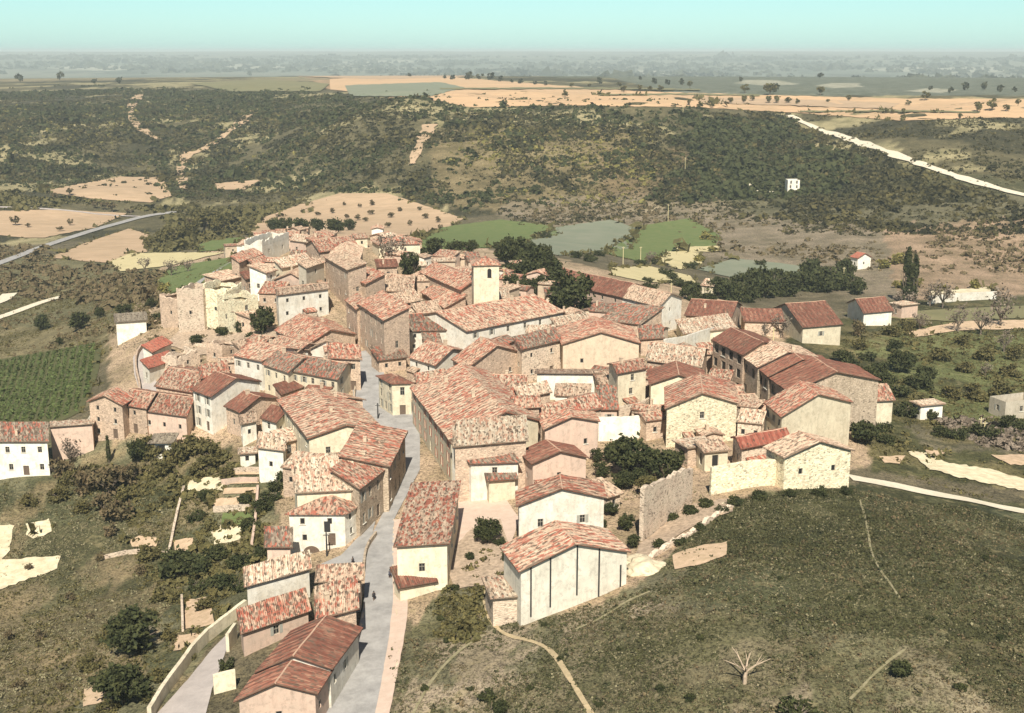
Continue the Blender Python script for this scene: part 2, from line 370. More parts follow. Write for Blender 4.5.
zone(inpoly(jx, jy, hillp) & (fbm(GX, GY, 16, 79) > .55), (.13,.12,.05), .6)
lg = inpoly(jx, jy, [(-400,452),(110,440),(260,450),(290,560),(245,610),(150,720),(-400,1100)])
zone(lg & (fbm(GX, GY, 14, 81) > .54), (.09,.095,.04), .75); zone(lg & (fbm(GX, GY, 11, 85) > .60), (.36,.27,.15), .7)
rg = inpoly(jx, jy, [(780,340),(880,300),(1400,290),(1400,540),(870,470),(860,420)])
zone(rg & (fbm(GX, GY, 14, 87) > .53), (.065,.065,.025), .75); zone(rg & (fbm(GX, GY, 12, 89) > .60), (.30,.24,.11), .6)
zone(R_ > 3300, (.20,.22,.16))  # far plain painted lighter, distance haze put into its colour
zone((R_ > 2350) & (gpx > 560+ (R_-2350)*-.05) & (R_ < 3900), (.15,.16,.105), .9)
zone((gpy < 95.5) & (gpx > 620+(gpy-80)*4) & (R_ > 1300) & (R_ < 3900), (.20,.22,.17), .95)  # pale bluish green base, haze painted where the air volume is too thin
far = (R_ > 2350) & ((R_ > 3600) | (gpx > 600))
zone(far & (fbm(GX, GY*.35, 420, 61) > .56), (.28,.27,.19), .8)
zone(far & (fbm(GX, GY*.35, 380, 67) > .60), (.07,.085,.055), .8)
zone(inpoly(gpx, gpy+(fbm(GX,GY,60,19)-.5)*3, plat) & (R_ > 1200) & (R_ < 3300) & (fbm(GX,GY*.5,200,29) < .62), (.55,.36,.21), .95)
rg2 = inpoly(jx, jy, [(850,345),(900,325),(1400,318),(1400,420),(940,425),(900,400)]) & (fbm(GX, GY, 18, 91) > .36); zone(rg2, (.22,.235,.09), .85)
for pl in ([(735,83),(745,80),(775,80),(800,84),(770,86)],[(860,70),(900,67),(1000,67),(1040,71),(940,73)],[(815,86),(830,83),(858,83),(862,87),(835,88)],[(905,91),(930,88),(960,90),(940,93)],[(40,68),(100,65),(160,67),(110,71)],[(190,66),(240,64),(300,67),(240,69)],[(560,72),(640,70),(700,73),(620,75)],[(330,62),(400,60),(430,62),(360,64)]):
    zone(inpoly(gpx, gpy, pl) & (R_ > 1300), (.55,.52,.40), .9)
V = np.stack([GX, GY, GZ], -1).reshape(-1,3)
ii, jj = np.meshgrid(np.arange(NT-1), np.arange(NR-1), indexing='ij'); a0 = (ii*NR+jj).ravel()
F = np.stack([a0, a0+1, a0+NR+1, a0+NR], -1)
gm, nt, b = new_mat('ground_earth_and_grass', .95)
ca = N(nt, 'ShaderNodeVertexColor'); ca.layer_name = 'tint'; w = wpos(nt)
n1 = noise(nt, w, .9, 8, .75); n2 = noise(nt, w, .06, 6, .65)
c = mix(nt, ramp(nt, n1, [(.38, g01(.42)), (.5, g01(1)), (.62, g01(1.5))]), g01(1), g01(1), 'MIX')
k1 = ramp(nt, n1, [(.36, g01(.38)), (.5, g01(.95)), (.66, g01(1.0))])
c = mix(nt, 1.0, ca.outputs['Color'], k1, 'MULTIPLY')
k2 = ramp(nt, n2, [(.36, (.5,.52,.46)), (.64, (1.0,1.0,1.0))]); c = mix(nt, 1.0, c, k2, 'MULTIPLY')
n4 = noise(nt, w, 2.6, 4, .7); c = mix(nt, 1.0, c, ramp(nt, n4, [(.40, g01(.35)), (.52, g01(1.0))]), 'MULTIPLY'); n3 = noise(nt, w, .35, 5, .7); c = mix(nt, ramp(nt, n3, [(.55, g01(0)), (.72, g01(.55))]), c, (.33,.27,.14))
nt.links.new(c, b.inputs['Base Color']); bump(nt, b, n1, .6, .4)
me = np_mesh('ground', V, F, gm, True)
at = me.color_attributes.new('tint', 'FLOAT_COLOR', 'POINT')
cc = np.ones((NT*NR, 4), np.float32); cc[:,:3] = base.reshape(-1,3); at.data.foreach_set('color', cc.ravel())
go = link(bpy.data.objects.new('ground', me)); tag(go, 'dry rolling ground under the hilltop village', kind='structure')

# ------------------------------------------------------------- draped sheets
EXCL = []; FEDGE = []
def dense(poly, step=5, closed=True):
    out = []; n_ = len(poly)
    for i in range(n_ if closed else n_-1):
        a, b_ = poly[i], poly[(i+1)%n_]; L = math.hypot(b_[0]-a[0], b_[1]-a[1]); k = max(1, int(L/step))
        for j in range(k): out.append((a[0]+(b_[0]-a[0])*j/k, a[1]+(b_[1]-a[1])*j/k))
    if not closed: out.append(poly[-1])
    return out
def drape(name, wpoly, mat, off=.05, kind='structure', label=None, jitter=0):
    bm = bmesh.new(); vs = [bm.verts.new((x, y, 0)) for x, y in wpoly]
    try: bm.faces.new(vs)
    except ValueError: bm.free(); return None
    xs = [p[0] for p in wpoly]; ys = [p[1] for p in wpoly]; r = math.hypot(sum(xs)/len(xs), sum(ys)/len(ys))
    st = max(1.5, r*.009, (max(xs)-min(xs))/90, (max(ys)-min(ys))/90)
    bmesh.ops.triangulate(bm, faces=bm.faces[:])
    for ax, lo, hi in ((0, min(xs), max(xs)), (1, min(ys), max(ys))):
        v = math.ceil(lo/st)*st
        while v < hi:
            co = (v,0,0) if ax == 0 else (0,v,0); no = (1,0,0) if ax == 0 else (0,1,0)
            bmesh.ops.bisect_plane(bm, geom=bm.verts[:]+bm.edges[:]+bm.faces[:], plane_co=co, plane_no=no, dist=1e-4); v += st
    X = np.array([v.co.x for v in bm.verts]); Y = np.array([v.co.y for v in bm.verts]); Z = zt(X, Y)+off+np.hypot(X,Y)*.0004
    for v, z in zip(bm.verts, Z): v.co.z = z
    bmesh.ops.recalc_face_normals(bm, faces=bm.faces[:])
    for f in bm.faces:
        if f.normal.z < 0: f.normal_flip()
    me = bpy.data.meshes.new(name); bm.to_mesh(me); bm.free(); me.materials.append(mat)
    o = link(bpy.data.objects.new(name, me)); return tag(o, label, kind=kind)
def field(name, poly, mat, off=.05, label=None, rag=1.2):
    w_ = []
    for x, y in dense(poly):
        x += (random.random()-.5)*rag; y += (random.random()-.5)*rag*.6
        p = hit(x, y); r_ = math.hypot(p.x, p.y); q_ = min(1, 3150/r_); w_.append((p.x*q_, p.y*q_))
    EXCL.append(w_)
    if name in ('field','garden_plot'): FEDGE.append(w_)
    return drape(name, w_, mat, off, label=label)
def smoothline(pp, it=2):
    for _ in range(it):
        q_ = [pp[0]]
        for a, b_ in zip(pp[:-1], pp[1:]): q_ += [a*.75+b_*.25, a*.25+b_*.75]
        q_.append(pp[-1]); pp = q_
    return pp
def strip(name, line, width, mat, off=.06, label=None, rag=0):
    P_ = smoothline([hit(*p).xy for p in line]); L, R = [], []
    for i, p in enumerate(P_):
        d = (P_[min(i+1,len(P_)-1)]-P_[max(i-1,0)]).normalized(); nn = Vector((-d.y, d.x))
        wd = (width[0]+(width[1]-width[0])*i/(len(P_)-1)) if isinstance(width, tuple) else width
        wd *= 1+(random.random()-.5)*rag
        L.append(p+nn*wd/2); R.append(p-nn*wd/2)
    if name in ('road','path') and 'scrub hill' not in (label or ''): EXCL.append([(q_.x,q_.y) for q_ in L]+[(q_.x,q_.y) for q_ in R[::-1]])
    V_, F_ = [], []; K_ = 5
    for a, b_ in zip(L, R):
        for k in range(K_): q_ = a.lerp(b_, k/(K_-1)); V_.append((q_.x, q_.y, zg(q_.x, q_.y)+off+q_.length*.0004))
    for i in range(len(L)-1):
        for k in range(K_-1): n_ = i*K_+k; F_.append((n_, n_+1, n_+K_+1, n_+K_))
    o = mesh_obj(name, V_, F_, mat); return tag(o, label, kind='structure')
M['asphalt'] = flat_mat('street_worn_pale_asphalt', (.36,.345,.32), (.23,.22,.205), .35)
M['lane'] = flat_mat('lane_pinkish_grey', (.43,.38,.34), (.34,.30,.27), .4)
M['pave'] = flat_mat('pavement_pinkish', (.55,.42,.33), (.46,.35,.27), .7)
M['dust'] = flat_mat('track_pale_dust', (.66,.60,.46), (.55,.47,.34), .6)
M['dirt'] = flat_mat('path_ochre_dirt', (.48,.37,.22), (.30,.24,.14), 1.2)
M['dirtdim'] = flat_mat('path_dim_grass', (.30,.26,.16), (.16,.145,.07), 1.2); M['plough'] = flat_mat('field_ploughed_tan', (.46,.325,.205), (.32,.23,.14), .05, furrow=.25)
M['ploughpink'] = flat_mat('field_pinkish_earth', (.55,.36,.205), (.40,.28,.16), .012, furrow=.03)
M['green'] = flat_mat('field_green_crop', (.095,.135,.04), (.15,.165,.06), .2)
M['bluegreen'] = flat_mat('field_grey_green', (.165,.185,.125), (.21,.215,.15), .06)
M['straw'] = flat_mat('field_pale_straw', (.52,.44,.24), (.43,.37,.2), .12)
M['cream'] = flat_mat('plot_cream_earth', (.70,.62,.42), (.46,.38,.24), .55)
M['pinkplot'] = flat_mat('plot_pinkish_earth', (.58,.42,.28), (.38,.28,.17), .6)
M['grass'] = flat_mat('grass_dark', (.09,.095,.03), (.14,.12,.045), .25)
M['olivefield'] = flat_mat('field_olive', (.20,.18,.09), (.14,.135,.065), .04)
M['rubble'] = flat_mat('rubble_ground', (.50,.38,.27), (.22,.17,.12), 1.2, b_=.8)
M['rock'] = flat_mat('pale_limestone', (.66,.58,.40), (.45,.38,.26), .5, b_=.7)
# vineyard with rows
vm, nt, b = new_mat('vineyard_soil'); w = wpos(nt)
nt.links.new(mix(nt, noise(nt, w, .5, 5), (.05,.055,.02), (.11,.105,.045)), b.inputs['Base Color']); M['vine'] = vm

# fields on the plateau, the valley and the far plain
field('field', [(330,80),(400,73),(470,79),(560,86),(640,92),(780,96),(905,99),(1180,100),(1180,122),(1000,118),(900,121),(790,113),(700,108),(640,107),(560,106),(470,108),(430,100),(330,90)], M['ploughpink'], .1, 'broad pinkish ploughed plateau beneath the far plain')
field('field', [(270,72),(370,70),(470,77),(380,80),(300,77)], M['plough'], .3, 'tan strip of plateau field farthest left of the broad plateau')
field('field', [(345,86),(440,83),(465,88),(430,97),(350,97)], M['bluegreen'], .5, 'grey green field on the plateau left of the pink earth')
field('field', [(190,84),(260,80),(330,84),(320,92),(230,92)], M['olivefield'], .4, 'olive field at the left end of the plateau')
field('field', [(700,98),(790,100),(900,104),(890,110),(780,106),(700,104)], M['plough'], .6, 'tan strip within the plateau earth above the hill road')
field('field', [(40,192),(120,177),(162,178),(172,196),(150,203),(100,200)], M['plough'], .1, 'tan field at the foot of the left scrub slope')
field('field', [(-120,214),(60,210),(128,214),(95,228),(45,238),(25,238),(-120,226)], M['plough'], .1, 'tan field above the country road at left')
field('field', [(50,258),(95,240),(130,229),(150,236),(147,252),(110,264)], M['plough'], .1, 'rounded tan field below the country road')
field('field', [(110,262),(130,254),(180,253),(225,253),(170,266),(120,272)], M['straw'], .15, 'pale straw strip right of the rounded tan field')
field('field', [(155,285),(170,268),(235,257),(240,268),(205,283),(175,300)], M['green'], .1, 'green field just left of the old quarter')
field('field', [(195,246),(215,240),(245,238),(240,250),(200,252)], M['green'], .15, 'small green plot behind the straw strip')
field('field', [(252,222),(300,205),(340,194),(388,194),(430,208),(464,219),(440,232),(400,240),(250,238)], M['plough'], .1, 'large tan orchard field behind the village')
field('field', [(215,184),(262,180),(245,190),(215,190)], M['plough'], .1, 'small tan clearing below the left scrub')
field('field', [(415,243),(440,228),(500,220),(550,226),(560,235),(500,247),(425,252)], M['green'], .12, 'dark green field behind the church')
field('field', [(515,248),(555,228),(610,220),(640,230),(630,250),(560,256)], M['bluegreen'], .12, 'grey green field behind the brown barn')
field('field', [(605,254),(640,226),(690,219),(720,236),(715,248),(640,262)], M['green'], .12, 'green field with telegraph poles behind the white gabled barn')
field('field', [(655,262),(668,252),(700,253),(702,264),(680,270)], M['straw'], .15, 'small rounded straw plot behind the barns')
field('field', [(610,268),(650,267),(690,276),(697,284),(650,283),(612,276)], M['straw'], .15, 'long lens shaped straw plot behind the white gabled barn')
field('field', [(675,248),(720,246),(718,252),(680,253)], M['straw'], .15, 'thin straw strip at the right of the green field')
field('field', [(697,270),(735,259),(800,266),(806,276),(790,284),(740,280)], M['bluegreen'], .12, 'grey green field right of the straw plots')
field('field', [(-140,372),(0,360),(95,343),(102,352),(98,375),(82,412),(60,422),(-140,428)], vm, .05, 'dark vineyard plot left of the village')
field('field', [(870,318),(905,312),(1150,300),(1150,312),(960,322)], M['olivefield'], .1, 'strip of dry grass right of the far farmhouse')
field('field', [(905,333),(960,322),(1150,318),(1150,326),(960,331),(915,338)], M['pinkplot'], .12, 'pinkish earth strip in the right gardens')
field('field', [(930,292),(990,288),(995,296),(935,303)], M['cream'], .2, 'pale yard beside the long white wall')
for k, (y0, x0, x1) in enumerate(((89,440,700),(95,600,760),(112,800,980))):
    field('field', [(x0,y0),((x0+x1)/2,y0-.6),(x1,y0+1),(x1,y0+2.2),((x0+x1)/2,y0+.9),(x0,y0+1.4)], M['olivefield'], .9, 'grassy boundary strip crossing the plateau earth, %s' % ['farthest and longest of three','just right of the middle dark oaks','nearest one at the right']  [k])
# pale plots and terraces
for pl, mt, lb in (
 ([(189,483),(196,478),(226,478),(222,491),(188,492)], 'cream', 'cream plot under the garden wall left of the terraces'),
 ([(213,500),(248,497),(246,508),(213,511)], 'pinkplot', 'pale pink terrace strip above the round cream plot'),
 ([(212,533),(222,526),(240,527),(241,541),(215,545)], 'cream', 'rounded cream plot at the end of the terraces'),
 ([(27,524),(50,520),(52,533),(33,540),(26,536)], 'cream', 'small cream plot near the left edge'),
 ([(-100,566),(10,560),(62,556),(56,570),(0,590),(-100,612)], 'cream', 'long cream strip at the left edge'),
 ([(-60,528),(14,526),(10,552),(0,564),(-60,568)], 'cream', 'pale plot cut by the left edge'),
 ([(130,541),(140,536),(160,540),(155,548),(132,547)], 'pinkplot', 'pinkish bare patch in the left gardens'),
 ([(174,541),(193,538),(195,552),(176,555)], 'pinkplot', 'square pinkish plot left of the round cream plot'),
 ([(186,601),(212,597),(214,626),(184,630)], 'pinkplot', 'square pinkish plot beside the curved lane wall'),
 ([(176,636),(200,634),(190,650),(174,652)], 'pinkplot', 'pinkish patch below the square plot'),
 ([(84,690),(110,684),(112,700),(84,708)], 'pinkplot', 'pinkish patch at the bottom left'),
 ([(880,457),(905,457),(900,464),(884,463)], 'pinkplot', 'small ochre island plot in the right gardens'),
 ([(908,452),(925,453),(945,463),(990,470),(1024,480),(1150,500),(1150,522),(1024,492),(960,478),(930,470)], 'cream', 'pale dry watercourse in the right gardens'),
 ([(925,450),(948,452),(940,457),(928,456)], 'pinkplot', 'ochre tip plot above the dry watercourse'),
 ([(990,455),(1110,458),(1110,470),(1010,465)], 'pinkplot', 'pinkish plot at the right edge'),
 ([(665,340),(700,336),(720,345),(690,356)], 'cream', 'pale yard between the barns'),
):
    field('garden_plot', pl, M[mt], .12, lb, 2.6)
for k, y in enumerate((470, 479, 489, 514, 520)):
    field('garden_plot', [(226-k,y),(262-k*3,y-1),(262-k*3,y+5),(225-k,y+6)], M['pinkplot' if k < 3 else 'green'], .14, ['topmost','second','third','fourth','lowest'][k]+' thin terrace bed below the white cube house', .6)
# bare rubble slopes
field('rubble_slope', [(640,545),(690,505),(735,498),(733,512),(700,522),(672,540),(650,556),(632,560)], M['rubble'], .12, 'bare rubble slope under the ruined wall', 2)
field('rubble_slope', [(672,556),(700,546),(727,543),(726,556),(700,566),(675,570)], M['pinkplot'], .15, 'pinkish bare patch on the grass hill', 2)
field('rubble_slope', [(180,330),(225,330),(280,330),(270,350),(200,356),(165,345)], M['rubble'], .12, 'rubble bank below the ruined old walls', 2)
field('rubble_slope', [(444,560),(470,530),(500,520),(515,560),(490,585),(455,590)], M['rubble'], .12, 'stony yard left of the big shed house', 2)
# roads
street = field('road', [(322,722),(343,677),(356,645),(364,600),(366,560),(372,535),(386,508),(402,470),(398,440),(372,424),(354,408),(352,380),(361,352),(372,350),(384,372),(384,390),(390,408),(418,412),(420,440),(420,470),(394,520),(394,600),(392,640),(378,722)], M['asphalt'], .06, 'pale asphalt main street through the village', .4)
field('pavement', [(394,520),(403,520),(404,560),(408,610),(404,640),(388,722),(374,722),(389,640),(393,600)], M['pave'], .10, 'pinkish dusty pavement along the right of the street', .8)
field('road', [(318,566),(341,556),(362,534),(376,518),(372,536),(364,556),(362,566)], M['asphalt'], .09, 'short side street by the hip roofed house', .4)
field('road', [(150,722),(188,680),(212,650),(226,636),(238,632),(226,652),(212,690),(204,722)], M['lane'], .07, 'pinkish grey lane behind the curved wall', .4)
field('road', [(133,358),(140,348),(148,350),(151,368),(160,392),(150,398),(140,392),(134,375)], M['lane'], .07, 'short lane beside the vineyard', .4)
field('yard', [(445,505),(470,492),(505,498),(520,520),(505,560),(450,575)], M['pave'], .05, 'bare earth yard with the round bush', .8)
strip('road', [(-60,285),(0,264),(45,246),(90,232),(140,217),(175,212)], 7, M['asphalt'], .2, 'straight country road crossing the left fields')
strip('road', [(140,217),(70,211),(0,208),(-80,206)], 4, M['lane'], .2, 'side road joining the country road')
strip('road', [(-60,335),(0,318),(40,303),(62,297)], 6, M['dust'], .15, 'white dusty track at the left edge')
strip('road', [(-40,312),(0,303),(10,294)], 7, M['dust'], .15, 'short pale track above the dusty one')
strip('road', [(240,258),(220,270),(200,281),(192,293),(178,310)], 3.5, M['asphalt'], .12, 'lane climbing round the old quarter')
strip('road', [(1100,212),(1024,197),(985,186),(950,175),(915,163),(888,154),(860,143),(835,135),(805,124),(790,116)], (6,8), M['dust'], .5, 'pale road climbing the scrub hill', .9)
strip('road', [(1110,530),(1024,512),(960,499),(905,488),(850,478)], (3.5,4.5), M['dust'], .12, 'pale track leading to the stone barn')
strip('path', [(740,178),(752,189),(765,193),(790,193)], 4, M['dust'], .3, 'bare path to the ruined tower')
for ln, wd, lb in (
 ([(494,548),(488,575),(484,600),(490,622),(505,636),(535,642),(553,652),(570,680),(592,716)], .7, 'ochre footpath curving down the grass hill'),
 ([(484,636),(460,650),(435,675),(412,716)], .5, 'faint footpath forking left on the grass hill'),
 ([(575,630),(600,620),(625,602),(650,592)], .5, 'short faint footpath under the shed house'),
 ([(905,650),(880,668),(850,700)], .35, 'faint footpath low on the right grass'),
 ([(860,500),(868,530),(872,560),(900,600)], .35, 'thin footpath down the dark grass')):
    strip('path', ln, wd, M['dirt' if wd > .6 else 'dirtdim'], .07, lb, .5)
for ln in ([(140,95),(130,108),(132,122),(150,136),(160,140)], [(255,110),(240,125),(225,135),(205,150),(190,155)], [(430,125),(420,145),(412,165)], [(188,152),(178,170),(185,190)]):
    strip('gully', ln, (12,6), M['plough'], .5, 'bare eroded gully running down the scrub hill', .9)
# ------------------------------------------------------------- buildings
def win_meshes():
    out = {}
    for key, (w_, h_) in {'w': (1.05, 1.5), 's': (.9, 1.2), 'd': (1.4, 2.4), 'p': (2.2, 2.3), 'l': (1.1, 2.0)}.items():
        f = MB(); t = .09
        f.box((-w_/2+t/2, 0, h_/2), (t, .07, h_)); f.box((w_/2-t/2, 0, h_/2), (t, .07, h_)); f.box((0,0,h_-t/2), (w_-2*t, .07, t)); f.box((0,0,t/2), (w_-2*t, .07, t))
        if key in 'wl': f.box((0, 0, h_/2), (.05, .06, h_-2*t)); f.box((0, 0, h_*.6), (w_-2*t-.02, .05, .05))
        s_ = MB(); s_.box((0,-.16,-.06), (w_+.34,.3,.12)); s_.box((0,-.10,h_+.06), (w_+.34,.1,.16))
        s_.box((-w_/2-.1,-.10,h_/2), (.16,.1,h_)); s_.box((w_/2+.1,-.10,h_/2), (.16,.1,h_))
        p = MB(); p.box((0,.05,h_/2), (w_-.02,.03,h_-.02))
        sh = MB()
        sh.box((0, -.13, h_/2), (w_/2, .05, h_))
        out[key] = {'w': w_, 'h': h_, 'frame': f, 'surround': s_, 'pane': p, 'shutter': sh}
    return out
WMESH = {}
for key, d in win_meshes().items():
    for nm, mt in (('frame','frame'),('surround','surround'),('pane','pane'),('shutter','shutter')):
        o = d[nm].obj(nm, M[mt]); WMESH[key, nm] = o.data; bpy.data.objects.remove(o)
    o = d['pane'].obj('leaf', M['door']); WMESH[key, 'leaf'] = o.data; bpy.data.objects.remove(o)
    o = d['shutter'].obj('shutter', M['shutter_red']); WMESH[key, 'shutter_red'] = o.data; bpy.data.objects.remove(o)
    WMESH[key] = (d['w'], d['h'])
def place(name, mesh, loc, rz, parent):
    o = bpy.data.objects.new(name, mesh); COL.objects.link(o); o.parent = parent
    o.location = loc; o.rotation_euler = (0,0,rz); return o

def wall_face(mb, P, Q_, zb, prof, ops):
    """wall from P to Q, outside on the right hand of P->Q, with real recessed openings; prof = [(s, z)] top profile"""
    L = (Q_-P).length; d = (Q_-P)/L; nn = Vector((d.y, -d.x)); zr = min(z for _, z in prof)
    ss = sorted({0, L, *[o[0] for o in ops], *[o[1] for o in ops]}); zz = sorted({zb, zr, *[o[2] for o in ops], *[o[3] for o in ops]})
    def pt(s, z, inn=0): p = P+d*s-nn*inn; return (p.x, p.y, z)
    def quad(*ps): n_ = len(mb.v); mb.v.extend(ps); mb.f.append(list(range(n_, n_+len(ps))))
    for a, b_ in zip(ss[:-1], ss[1:]):
        for c_, e in zip(zz[:-1], zz[1:]):
            if any(o[0]-1e-4 < (a+b_)/2 < o[1]+1e-4 and o[2] < (c_+e)/2 < o[3] for o in ops): continue
            quad(pt(a,c_), pt(b_,c_), pt(b_,e), pt(a,e))
    for o in ops:
        a, b_, c_, e = o[:4]; I = .22
        quad(pt(a,c_), pt(a,e), pt(a,e,I), pt(a,c_,I)); quad(pt(b_,c_), pt(b_,c_,I), pt(b_,e,I), pt(b_,e))
        quad(pt(a,c_), pt(a,c_,I), pt(b_,c_,I), pt(b_,c_)); quad(pt(a,e), pt(b_,e), pt(b_,e,I), pt(a,e,I))
    top = [(s, z) for s, z in prof]
    if max(z for _, z in top) > zr+1e-3:
        poly = [pt(0, zr), pt(L, zr)] + [pt(s*L, z) for s, z in reversed(top) if z > zr+1e-3]
        quad(*poly)

def solve(A, B, h, K=None, depth=9, rt='g', slope=.3, r=.5, side='R', gz=None, zf=None, skew=.45):
    z = zf if zf is not None else 0
    if zf is None:
        for _ in range(8):
            a, b_ = at_z(*A, z), at_z(*B, z); m = (a+b_)/2
            z = (zg(m.x, m.y) if gz is None else gz) + h
    a, b_ = at_z(*A, z).xy, at_z(*B, z).xy
    d = (b_-a).normalized(); inn = Vector((-d.y, d.x)); L = (b_-a).length
    dv = inn*depth
    if K:
        ref, fr = {'g': (b_ if side == 'R' else a, r), 'e': ((a+b_)/2, 1), 's': (b_ if side == 'R' else a, 1), 'h': (b_ if side == 'R' else a, .5), 'f': (b_ if side == 'R' else a, 1), 'b': (b_ if side == 'R' else a, 1)}[rt]
        for _ in range(12):
            ln = dv.length
            rise = {'g': slope*ln*r, 'e': slope*L/2, 's': slope*ln, 'h': slope*ln*.5, 'f': 0, 'b': 0}[rt]
            p = at_z(*K, z+rise).xy; dv = dv*.5+((p-ref)/fr)*.5
        a_ = dv.dot(inn); t_ = dv.dot(d)
        a_ = min(max(a_, 3.5), 26); t_ = max(min(t_, a_*skew), -a_*skew); dv = inn*a_+d*t_
    return a, b_, dv, z
FOOT = []
def block(root, org, A, B, h, K=None, depth=9, rt='g', slope=.3, r=.5, side='R', wm='tan', rm='mix', fw=(2,1), sw=(1,1), wk='w', shut=0, door=1, chim=1, over=.55, skew=.45, annex=0, extra=None, zf=None, gz=None, lab=None, fixed=None, sur=0, redshut=False):
    a, b_, dv, zE = fixed if fixed else solve(A, B, h, K, depth, rt, slope, r, side, gz, zf, skew)
    c_, d_ = b_+dv, a+dv
    L = (b_-a).length; D = dv.length
    zb = min(zg(p.x, p.y) for p in (a, b_, c_, d_))-.8
    zb = min(zb, zE-h)
    if rt == 'g': hf = lambda s, t: slope*D*r*(1-(r-t)/r) if t <= r else slope*D*r*(1-(t-r)/(1-r))
    elif rt == 'e': hf = lambda s, t: slope*L/2*(1-abs(2*s-1))
    elif rt == 's': hf = lambda s, t: slope*D*t
    elif rt == 'b': hf = lambda s, t: -slope*D*t
    elif rt == 'l': hf = lambda s, t: slope*L*s
    elif rt == 'r': hf = lambda s, t: slope*L*(1-s)
    else: hf = lambda s, t: 0
    brk = {'g': [r], 'e': [.5]}.get(rt, [])
    if org is None:
        cx = (a+c_)/2; org = Vector((cx.x, cx.y, zg(cx.x, cx.y))); root.location = org
    o2 = Vector((org.x, org.y))
    loc = lambda p: Vector((p.x-org.x, p.y-org.y))
    a, b_, c_, d_ = map(loc, (a, b_, c_, d_)); zo = org.z; zE -= zo; zb -= zo
    FOOT.append((root.name, [p+o2 for p in (a,b_,c_,d_)], zE+zo))
    mb = MB(); edges = [(a, b_, (0,0), (1,0)), (b_, c_, (1,0), (1,1)), (c_, d_, (1,1), (0,1)), (d_, a, (0,1), (0,0))]
    wins = []
    gl = lambda p: zg(p.x+org.x, p.y+org.y)-zo
    for k, (p, q_, st0, st1) in enumerate(edges):
        le = (q_-p).length; prof = []
        par = [0]
        if (k in (1,3) and rt == 'g') or (k in (0,2) and rt == 'e'): par.append(r if (rt == 'g' and k == 1) else (1-r if rt == 'g' else .5))
        par.append(1)
        for u in par: prof.append((u, zE+hf(st0[0]+(st1[0]-st0[0])*u, st0[1]+(st1[1]-st0[1])*u)))
        zr = min(z for _, z in prof); mid = (p+q_)/2; g0 = max(gl(p), gl(q_), gl(mid))
        ops = []
        spec = fw if k == 0 else (sw if k in (1, 3) else (0,0))
        if isinstance(spec, dict): cols, rows = 0, 0
        else: cols, rows = spec
        ww, wh = WMESH[wk]; room = zr-g0
        rows = min(rows, int(room/2.5)+0) if wk != 's' else min(rows, int(room/1.6))
        cols = min(cols, int(le/(ww+.8)))
        if cols > 0 and rows > 0:
            fh = room/rows
            for ci in range(cols):
                for ri in range(rows):
                    if k != 0 and cols*rows > 1 and random.random() < .15: continue
                    ky = wk; isd = False
                    if ri == 0 and door and ci == (cols//2 if k == 0 else 0) and k == 0 and rows > 1 or (rows == 1 and door == 2 and k == 0 and ci == cols-1): ky = 'd'; isd = True
                    ww_, wh_ = WMESH[ky]
                    s = le*(ci+.5)/cols + random.uniform(-.25, .25)
                    s = min(max(s, ww_/2+.45), le-ww_/2-.45)
                    z = g0+.05 if isd else g0+fh*ri+max(.7, (fh-wh_)*.5)
                    if ky == 'l' and not isd: z = g0+fh*ri+max(.5,(fh-wh_)*.45)
                    z = min(z, zr-wh_-.25)
                    if z < g0-.2: continue
                    if any(abs(s-(o_[0]+o_[1])/2) < (ww_+o_[1]-o_[0])/2+.15 and z < o_[3]+.1 and z+wh_ > o_[2]-.1 for o_ in ops): continue
                    ops.append((s-ww_/2, s+ww_/2, z, z+wh_, ky, isd))
        wall_face(mb, p, q_, zb, prof, ops)
        d0 = (q_-p).normalized(); rz = math.atan2(d0.y, d0.x); nn = Vector((d0.y, -d0.x))
        for (s0, s1, z0, z1, ky, isd) in ops:
            c0 = p+d0*((s0+s1)/2)-nn*.16
            wins.append((c0, z0, rz, ky, isd))
    roof_off = 0
    mb.obj('wall', WM[wm], root)
    for c0, z0, rz, ky, isd in wins:
        if isd: place('door', WMESH[ky,'leaf'], (c0.x, c0.y, z0), rz, root); continue
        w0 = place('window', WMESH[ky,'frame'], (c0.x, c0.y, z0), rz, root)
        place('pane', WMESH[ky,'pane'], (0,0,0), 0, w0)
        if sur or (not shut and random.random() < .3): place('surround', WMESH[ky,'surround'], (0,0,0), 0, w0)
        elif random.random() < (shut or (.3 if ky in 'wl' else 0)):
            for sg in (-1,1): place('shutter', WMESH[ky,'shutter_red' if redshut else 'shutter'], (sg*(WMESH[ky][0]*.75+.02),-.04,0), 0, w0)
    # roof
    if rt == 'none': return root, org, (a,b_,c_,d_,zE)
    P = lambda s, t: a*(1-s)*(1-t)+b_*s*(1-t)+c_*s*t+d_*(1-s)*t
    th = .17
    os_, ot = over/L, over/D
    if rt in ('h', 'p'):
        cor = [P(-os_,-ot), P(1+os_,-ot), P(1+os_,1+ot), P(-os_,1+ot)]; dz = -slope*over
        if rt == 'h' and L > D*1.05: q_ = D/2/L; rp = [(q_,.5), (1-q_,.5)]; rise = slope*D/2
        elif rt == 'h' and D > L*1.05: q_ = L/2/D; rp = [(.5,q_), (.5,1-q_)]; rise = slope*L/2
        else: rp = [(.5,.5)]; rise = slope*min(L, D)/2
        R3 = [P(*x) for x in rp]
        v = [(p.x,p.y,zE+dz) for p in cor] + [(p.x,p.y,zE+rise) for p in R3]
        if len(rp) == 1: fs = [[0,1,4],[1,2,4],[2,3,4],[3,0,4]]
        elif L > D: fs = [[0,1,5,4],[1,2,5],[2,3,4,5],[3,0,4]]
        else: fs = [[0,1,4],[1,2,5,4],[2,3,5],[3,0,4,5]]
